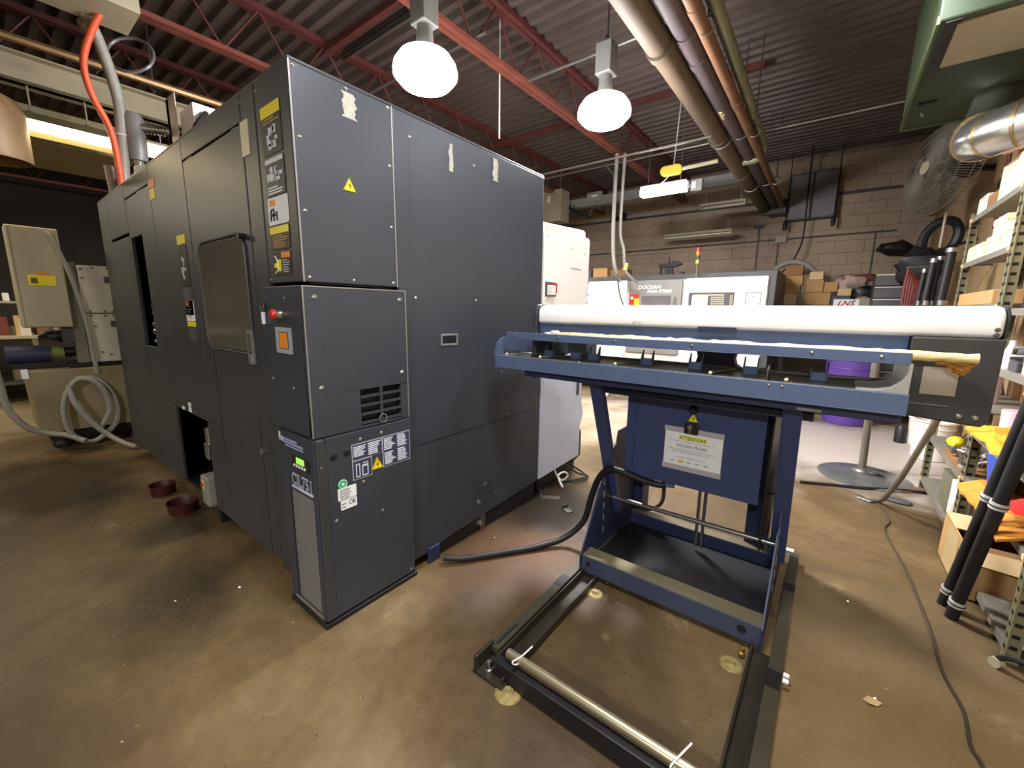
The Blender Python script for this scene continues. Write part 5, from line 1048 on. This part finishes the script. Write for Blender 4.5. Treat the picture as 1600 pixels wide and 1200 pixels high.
# duct, lights and boxes hanging in front of the block wall
ad = thing('cable_duct', 'long grey box duct hanging under the roof near the block wall', 'duct', (-3.5, 7.5, 3.28))
part(MB().box(-5.6, -1.2, 7.45, 7.6, 3.32, 3.48), 'duct_run', grey, ad, .004); part(MB().box(-3.98, -3.68, 7.40, 7.46, 3.37, 3.54), 'outlet_box', M('outlet_grey', (140, 138, 130), .5, .1, .08), ad, .005); part(MB().box(-3.88, -3.76, 7.395, 7.40, 3.46, 3.48), 'label_strip', paperw, ad)
for x in (-5, -3.5, -2): part(MB().cyl((x, 7.52, 3.48), (x, 7.52, 4.1), .008, 5), 'hanger', steeld, ad, smooth=True)
bgb = thing('hanging_box', 'large beige steel box hanging under the roof behind the white cabinet', 'box', (-4.6, 7.3, 3.0)); part(MB().box(-4.94, -4.36, 7.1, 7.42, 3.05, 3.62), 'casing', beiged, bgb, .01); part(MB().box(-4.66, -4.60, 7.085, 7.1, 3.40, 3.52), 'label_plate', offw, bgb)
part(MB().cyl((-4.8, 7.3, 3.62), (-4.8, 7.3, 4.1), .01, 5).cyl((-4.5, 7.3, 3.62), (-4.5, 7.3, 4.1), .01, 5), 'hanger_rods', steeld, bgb, smooth=True, kind='stuff')
m = MB()
for k in range(4): m.tube([(-4.33+.08*k, 7.4, 3.40-.04*k), (-4.30+.08*k, 7.4, 3.24-.03*k)], .012, 5)
m.tube([(-4.34, 7.4, 3.32), (-4.1, 7.4, 3.16), (-3.9, 7.4, 3.10)], .03, 6).tube([(-3.92, 7.4, 3.12), (-3.80, 7.4, 3.32)], .012, 5)
part(m, 'rake_bracket', blk, bgb, smooth=True, kind='stuff')
def fluor(label, x0, x1, y, z, lit, w=.16):
    t = thing('fluorescent_light', label, 'lamp', ((x0+x1)/2, y, z-.05), 'fluorescent lights hanging along the roof')
    if lit:
        part(MB().prism(lambda u, v, q: (q, u, v), [(y-.08, z), (y-.06, z-.055), (y+.06, z-.055), (y+.08, z), (y+.04, z+.05), (y-.04, z+.05)], x0, x1), 'diffuser', tubewhite, t); part(MB().box(x0-.01, x1+.01, y-.05, y+.05, z+.05, z+.07), 'fixture_back', offw, t)
    else:
        part(MB().prism(lambda u, v, q: (q, u, v), [(y-.08, z), (y-.05, z+.05), (y+.05, z+.05), (y+.08, z), (y+.07, z), (y+.045, z+.04), (y-.045, z+.04), (y-.07, z)], x0, x1), 'reflector', beige, t)
        for d_ in (-.03, .03): part(MB().cyl((x0+.03, y+d_, z-.02), (x1-.03, y+d_, z-.02), .016, 8), 'tube', offw, t, smooth=True)
        for x in (x0+.01, x1-.01): part(MB().box(x-.008, x+.008, y-.06, y+.06, z-.04, z+.03), 'end_cap', offw, t)
    for x in (x0+.08, x1-.08): part(MB().cyl((x, y, z+.05), (x, y, 4.1), .004, 4), 'hanger_wire', steeld, t)
    return t
fluor('lit white fluorescent box near the yellow reel', -2.28, -1.70, 5.8, 2.94, True)
fluor('unlit two-tube fluorescent light hanging before the block wall', -2.84, -1.66, 8.6, 2.80, False)
fluor('dark unlit fluorescent light half hidden by the thick pipes', -2.05, -1.36, 7.9, 3.12, False)
rl_ = thing('yellow_reel', 'yellow capsule shaped cord reel on a hanging grey tube', 'reel', (-1.9, 5.8, 3.08))
part(MB().prism(FR(5.70), rrect(-2.02, -1.75, 3.08, 3.20, .058, 6), -.08, 0), 'reel_case', lens_y, rl_, .01); part(MB().cyl((-1.77, 5.74, 3.14), (-1.335, 5.74, 3.15), .024, 8), 'support_tube', M('pale_tube', (180, 172, 138), .5, .1, .05), rl_, smooth=True)
part(MB().cyl((-1.86, 5.74, 3.2), (-1.82, 5.74, 4.1), .006, 5).tube([(-1.9, 5.74, 3.1), (-1.95, 5.72, 3.03), (-2.0, 5.71, 3.0)], .006, 5, 3), 'cord', offw, rl_, smooth=True, kind='stuff')
ob = thing('outlet_box', 'small grey outlet box on the tube end by the lit fluorescent box', 'box', (-1.56, 5.8, 2.84)); part(MB().box(-1.63, -1.50, 5.75, 5.82, 2.85, 2.99), 'box_body', grey, ob, .005); part(MB().box(-1.62, -1.575, 5.745, 5.75, 2.88, 2.96), 'outlet_face', paperw, ob)
part(MB().box(-1.7, -1.62, 5.77, 5.81, 2.9, 2.95), 'link', greyd, ob)
wf = thing('saw_horse', 'white A-shaped trestle foot beyond the stand leg', 'trestle', (-2.6, 6.3, 0))
for a, b_ in (((-2.80, 6.15, 0), (-2.62, 6.25, .42)), ((-2.38, 6.35, 0), (-2.58, 6.25, .42)), ((-2.75, 6.17, .14), (-2.42, 6.33, .16))): part(MB().cyl(a, b_, .035, 4), 'timber', pailw, wf)
solo(MB().blob((-2.95, 6.3, .09), .09, (1, .8, 1), .2, 10, 8, 5), 'yellow_rag', 'small dull yellow rag beside the white trestle', 'rag', M('dull_yellow_cloth', (170, 156, 60), .9, 0, .2), smooth=True)

# ---------------------------------------------------------------- behind the far end of the dark lathe
eb = thing('control_box', 'beige control box with yellow label on a grey column past the dark lathe', 'control box', (-5.72, .42, 0))
EX = EN(-5.62)
part(MB().box(-5.85, -5.62, .262, .572, 1.145, 2.015), 'casing', beige, eb, .012); part(MB().plate(EX, .275, .285, 1.15, 2.0, 0, .002), 'door_edge', beiged, eb)
part(MB().plate(EX, .345, .51, 1.515, 1.605, 0, .003), 'warning_label', yellow, eb); part(MB().plate(EX, .39, .47, 1.612, 1.635, 0, .003), 'warning_label', orangel, eb); part(MB().plate(EX, .36, .40, 1.53, 1.58, .003, .004), 'pictogram', M('olive_ink', (92, 96, 40)), eb)
part(MB().box(-5.88, -5.70, .575, .655, .80, 1.74), 'column', M('grey_green_column', (122, 122, 108), .5, .1, .1), eb, .005); part(MB().box(-5.80, -5.70, .50, .575, 1.0, 1.145), 'column_arm', greyd, eb)
part(MB().tube([(-5.60, .50, 1.98), (-5.58, .53, 1.90), (-5.57, .60, 1.62), (-5.57, .65, 1.25), (-5.57, .665, .95), (-5.57, .67, .70)], .017, 8, 6), 'conduit', greyhose, eb, smooth=True)
cbx = thing('rear_cabinet', 'pale bolted cabinet panels between the control box and the dark lathe', 'cabinet', (-5.8, 1.1, 0))
for z0, z1 in ((1.275, 1.715), (.805, 1.265)): part(MB().box(-5.75, -5.63, .66, 1.55, z0, z1), 'panel', M('pale_cabinet', (202, 198, 182), .4, .05, .06), cbx, .004)
part(MB().box(-6.2, -5.75, .68, 1.6, .80, 1.7).box(-6.2, -5.75, 1.44, 1.6, 0, .80), 'body', beiged, cbx)
m = MB()
for u, v in ((.68, 1.68), (.76, 1.70), (.86, 1.70), (.68, 1.60), (.70, 1.29), (.80, 1.29), (.80, 1.25), (.70, 1.25), (.72, 1.15), (.86, 1.25), (.86, 1.29), (.80, .87), (.74, .90)): m.lathe([(0, .006), (.008, .005), (.011, 0)], EN(-5.63)(u, v, 0), (1, 0, 0), 6)
part(m, 'bolts', steeld, cbx, smooth=True, kind='stuff')
for v in (1.56, 1.14): part(MB().plate(EN(-5.63), .83, .90, v, v+.06, 0, .004), 'latch', greyd, cbx)
tk = thing('coolant_tank', 'dusty olive coolant tank on casters past the dark lathe', 'tank', (-5.95, .6, 0))
part(MB().add([(-5.6, .23, .76), (-5.6, 1.4, .76), (-5.6, 1.4, .16), (-5.6, .25, .18), (-6.3, .23, .76), (-6.3, 1.4, .76), (-6.3, 1.4, .16), (-6.3, .25, .18)], [(0, 1, 2, 3), (4, 5, 6, 7), (0, 1, 5, 4), (3, 2, 6, 7), (0, 3, 7, 4), (1, 2, 6, 5)]), 'tank_shell', M('olive_tank', (146, 134, 102), .5, .1, .12, 3), tk, .01)
part(MB().box(-6.25, -5.64, .3, 1.38, .10, .16), 'tank_frame', blk, tk)
for yy in (.36, 1.2):
    for x in (-5.72, -6.2): k = part(MB().cyl((x-.018, yy, .05), (x+.018, yy, .05), .05, 14), 'caster_wheel', blk, tk, smooth=True); part(MB().box(x-.03, x+.03, yy-.03, yy+.02, .04, .11), 'caster_fork', greyd, tk)
part(MB().box(-6.2, -5.65, .5, 1.3, .765, .80), 'tank_lid', blk, tk, .004); part(MB().plate(EN(-5.6), .20, .24, .70, .78, -.02, .01), 'paper_tag', paperw, tk)
pm = thing('pump_motor', 'dark blue pump motor lying on the coolant tank', 'motor', (-5.85, .35, .8))
part(MB().cyl((-5.85, .14, .89), (-5.85, .40, .89), .085, 16), 'motor_body', bluepaint, pm, smooth=True); part(MB().cyl((-5.85, .40, .89), (-5.85, .50, .89), .06, 14), 'coupling', olive, pm, smooth=True); part(MB().cyl((-5.85, .50, .90), (-5.85, .66, .90), .045, 12), 'pump_head', blk, pm, smooth=True); part(MB().box(-5.92, -5.78, .16, .62, .77, .82), 'motor_base', blk, pm)
solo(MB().blob((-5.9, .48, 1.05), .075, (1, 1.6, .7), .2, 12, 8, 3), 'dark_hose_bundle', 'dark hose bundle above the blue pump motor', 'hose', blk, smooth=True)
hc = MB()
hc.tube([(-5.55, .52, .67), (-5.54, .64, .66), (-5.53, .72, .55), (-5.52, .76, .40), (-5.51, .74, .22), (-5.50, .62, .09), (-5.49, .52, .07), (-5.48, .43, .16), (-5.48, .40, .36), (-5.49, .44, .55), (-5.50, .52, .66), (-5.47, .60, .66), (-5.46, .68, .55), (-5.46, .70, .35), (-5.45, .62, .2)], .022, 10, 6)
hc.tube([(-5.50, .46, .62), (-5.45, .48, .45), (-5.42, .56, .26), (-5.38, .66, .12), (-5.25, .74, .05), (-5.1, .80, .03)], .022, 10, 6)
solo(hc, 'coiled_hose', 'grey hose coiled against the front of the coolant tank', 'hose', greyhose, smooth=True)
solo(MB().tube([(-5.5, .06, .86), (-5.52, .07, .66), (-5.53, .09, .45), (-5.54, .17, .28), (-5.55, .28, .20), (-5.5, .40, .16), (-5.4, .5, .10)], .025, 10, 6), 'grey_hose', 'grey hose curving down to the wheels of the coolant tank', 'hose', greyhose, smooth=True)
# overhead by the far end: fixture, beam, trays, hoses
fx = thing('fluorescent_light', 'warm lit fluorescent tube in an olive reflector above the far end of the lathe', 'lamp', (-5.8, .9, 2.85), 'fluorescent lights hanging along the roof')
part(MB().prism(lambda u, v, q: (u, q, v), [(-6.0, 2.86), (-5.86, 2.97), (-5.70, 2.97), (-5.54, 2.88), (-5.54, 2.89), (-5.70, 2.985), (-5.86, 2.985), (-6.0, 2.87)], -.6, 1.18), 'reflector', M('olive_reflector', (150, 140, 104), .4, .2, .08), fx, .001)
part(MB().cyl((-5.76, -.55, 2.905), (-5.80, 1.13, 2.905), .045, 12), 'tube', tubeglow, fx, smooth=True)
for yy in (.2, .55, .9): part(MB().cyl((-5.74, yy, 2.98), (-5.74, yy, 3.2), .008, 5).lathe([(0, .03), (.02, .02), (.03, 0)], (-5.74, yy, 2.985), seg=8), 'hanger', beiged, fx, smooth=True)
f2 = thing('fluorescent_light', 'short warm lit tube just above the far top edge of the lathe', 'lamp', (-5.85, 1.4, 2.85), 'fluorescent lights hanging along the roof')
part(MB().box(-6.0, -5.62, 1.26, 1.62, 2.95, 2.975), 'reflector', M('olive_reflector', (150, 140, 104)), f2, .002); part(MB().cyl((-5.81, 1.28, 2.905), (-5.83, 1.6, 2.905), .036, 12), 'tube', tubeglow, f2, smooth=True)
part(MB().cyl((-5.8, 1.45, 2.97), (-5.8, 1.45, 4.1), .006, 4), 'hanger', steeld, f2)
solo(MB().box(-7.3, -6.1, -.8, 1.3, 2.86, 3.16), 'sheet_duct', 'wide dull olive sheet duct behind the warm lit tube', 'duct', M('olive_duct', (140, 132, 96), .55, .1, .12, 3), bevel=.01)
bm_ = thing('beige_beam', 'long beige channel beam over the warm fluorescent tube', 'beam', (-5.75, .5, 3.2)); part(MB().box(-5.78, -5.70, -4, 3.4, 3.2, 3.42).box(-5.86, -5.62, -4, 3.4, 3.2, 3.215).box(-5.86, -5.62, -4, 3.4, 3.405, 3.42), 'channel', beige, bm_, .003)
part(MB().cyl((-5.9, -4, 3.52), (-5.5, 3.4, 3.52), .035, 8), 'copper_pipe', M('copper_tone_pipe', (170, 140, 100), .35, .6, .1), bm_, smooth=True)
solo(MB().lathe([(.20, 0), (.205, .02), (.205, .34), (.17, .42), (.10, .46), (.0, .46), (0, .45), (.19, .33), (.19, 0)], (-5.0, .245, 2.39), seg=28), 'duct_bell', 'beige bell shaped duct end hanging beside the warm lit tube', 'duct', M('dusty_tan_sheet', (150, 122, 84), .5, .1, .12, 4), smooth=True)
tr = thing('cable_tray', 'beige steel cable trunking under the roof with hoses dropping from it', 'trunking', (-4.2, -.5, 3.3)); part(MB().box(-4.36, -3.98, -3, .975, 3.30, 3.46), 'trunking_run', beige, tr, .004)
part(MB().cyl((-4.17, .0, 3.46), (-4.17, .0, 4.1), .008, 5), 'hanger', steeld, tr)
hg = thing('drop_hose', 'grey flexible conduit dropping from the trunking to the lathe roof', 'hose', (-4.4, .82, 2.2)); part(MB().tube([(-4.30, .74, 3.32), (-4.36, .80, 3.22), (-4.42, .86, 3.02), (-4.45, .89, 2.82), (-4.45, .875, 2.55), (-4.45, .85, 2.205)], .036, 10, 6), 'conduit', greyhose, hg, smooth=True); part(MB().cyl((-4.30, .74, 3.27), (-4.325, .765, 3.24), .05, 12), 'collar', steel, hg, smooth=True); part(MB().torus((-4.45, .878, 2.62), .038, .004, (0, 0, 1), 14, 5), 'zip_tie', paperw, hg, smooth=True)
solo(MB().tube([(-4.0, 1.02, 4.08), (-4.08, .95, 3.75), (-4.16, .87, 3.45), (-4.26, .76, 3.20), (-4.32, .705, 3.0), (-4.36, .73, 2.82), (-4.40, .80, 2.66), (-4.41, .825, 2.5), (-4.41, .83, 2.21)], .021, 10, 6), 'air_hose', 'bright orange air hose snaking down beside the grey conduit', 'hose', orange, smooth=True)
solo(MB().tube([(-4.60, .83, 2.205), (-4.62, .84, 2.28), (-4.56, .86, 2.33), (-4.50, .87, 2.28), (-4.50, .87, 2.205)], .016, 8, 5), 'red_loop_hose', 'small red hose loop on the lathe roof edge', 'hose', M('dull_red_hose', (150, 66, 50), .5), smooth=True)
solo(MB().cyl((-4.62, .82, 2.205), (-4.63, .81, 2.42), .03, 10), 'white_pipe', 'short pale pipe standing behind the orange hose', 'pipe', M('pale_grey_pipe', (150, 136, 128), .5, 0, .05), smooth=True)
solo(MB().torus((-4.65, 1.04, 3.30), .16, .012, (.6, -.5, .3), 24, 6).cyl((-4.65, 1.04, 3.44), (-4.65, 1.04, 4.1), .004, 4), 'clear_hose_loop', 'thin pale hose loop hanging behind the grey conduit', 'hose', M('smoky_hose', (112, 104, 106), .3, 0, .05), smooth=True)
rg = thing('air_regulator', 'grey air filter regulator on a white bracket above the lathe roof', 'regulator', (-4.4, 1.05, 2.2))
part(MB().lathe([(0, 0), (.055, 0), (.065, .05), (.065, .30), (.05, .34), (0, .34)], (-4.45, .96, 2.46), seg=16), 'filter_bowl', grey, rg, smooth=True); part(MB().lathe([(0, 0), (.02, 0), (.035, .06), (0, .06)], (-4.45, .96, 2.41), seg=10), 'drain_cap', steel, rg, smooth=True)
part(MB().cyl((-4.42, .98, 2.70), (-4.38, 1.16, 2.72), .032, 12), 'ribbed_elbow', steel, rg, smooth=True)
for k in range(6): part(MB().torus((-4.415+.006*k, 1.03+.02*k, 2.705+.002*k), .034, .005, (.2, 1, .1), 12, 5), 'rib', galv, rg, smooth=True)
part(MB().box(-4.42, -4.36, 1.17, 1.18, 2.2, 2.96).box(-4.42, -4.2, 1.17, 1.176, 2.62, 2.96), 'bracket_plate', offw, rg, .002); part(MB().box(-4.30, -4.0, 1.22, 1.42, 2.2, 2.86), 'white_box', white, rg, .006); part(MB().tube([(-3.98, 1.3, 2.80), (-3.9, 1.2, 2.66), (-3.85, 1.15, 2.5), (-3.8, 1.1, 2.2)], .02, 6, 4), 'black_fitting', blk, rg, smooth=True)
part(MB().box(-4.49, -4.41, .93, .99, 2.2, 2.42), 'stand_off', greyd, rg)
# far bench with clutter seen past the tank
wbk = thing('far_bench', 'dim steel bench with back shelf crowded with small parts', 'bench', (-9.3, .2, 0))
part(MB().box(-9.7, -8.8, -1.6, 2.6, .88, .92), 'bench_top', M('pale_bench_top', (186, 178, 160), .5, 0, .1), wbk, .004); part(MB().box(-9.7, -8.9, -1.6, 2.6, .25, .29), 'lower_shelf', greyd, wbk); part(MB().box(-9.7, -9.35, -1.6, 2.6, 1.36, 1.39), 'back_shelf', beiged, wbk)
for yy in (-1.55, .5, 2.55):
    for x, h_ in ((-8.85, .88), (-9.68, 1.9)): part(MB().box(x-.025, x+.025, yy-.025, yy+.025, 0, h_), 'leg', beiged, wbk)
rr = random.Random(44); pal = [cardl, offw, greyd, blk, steeld, M('dull_red_bag', (120, 62, 58)), card, beiged, pailw, M('copper_tone_pipe', (170, 140, 100))]
for z, xs, n, hm in ((.92, (-9.3, -8.95), 19, .30), (1.39, (-9.6, -9.42), 15, .34), (.29, (-9.4, -9.0), 8, .4)):
    for i in range(n):
        yy = -.25+1.5*i/n+rr.uniform(-.02, .02); x = rr.uniform(*xs); s = rr.uniform(.03, .06); h_ = rr.uniform(.08, hm); mt = rr.choice(pal)
        if rr.random() < .55: solo(MB().box(x-s, x+s, yy-s, yy+s, z, z+h_, 0).box(x-s*.9, x+s*.9, yy-s*.9, yy+s*.9, z+h_, z+h_+.012), 'parts_box', 'small box crowded among parts on the dim far bench', 'box', mt, 'small boxes on the far bench')
        else: solo(MB().lathe([(0, 0), (s, 0), (s, h_*.7), (s*.5, h_*.85), (s*.5, h_), (0, h_)], (x, yy, z), seg=12), 'parts_jar', 'small jar crowded among parts on the dim far bench', 'jar', mt, 'small jars on the far bench', smooth=True)
solo(MB().blob((-9.05, .12, 1.66), .16, (.6, 1, 1), .15, 12, 9, 2), 'work_lamp_head', 'pale rounded lamp head above the far bench', 'lamp', M('pale_lamp_head', (214, 200, 150), .5), smooth=True)
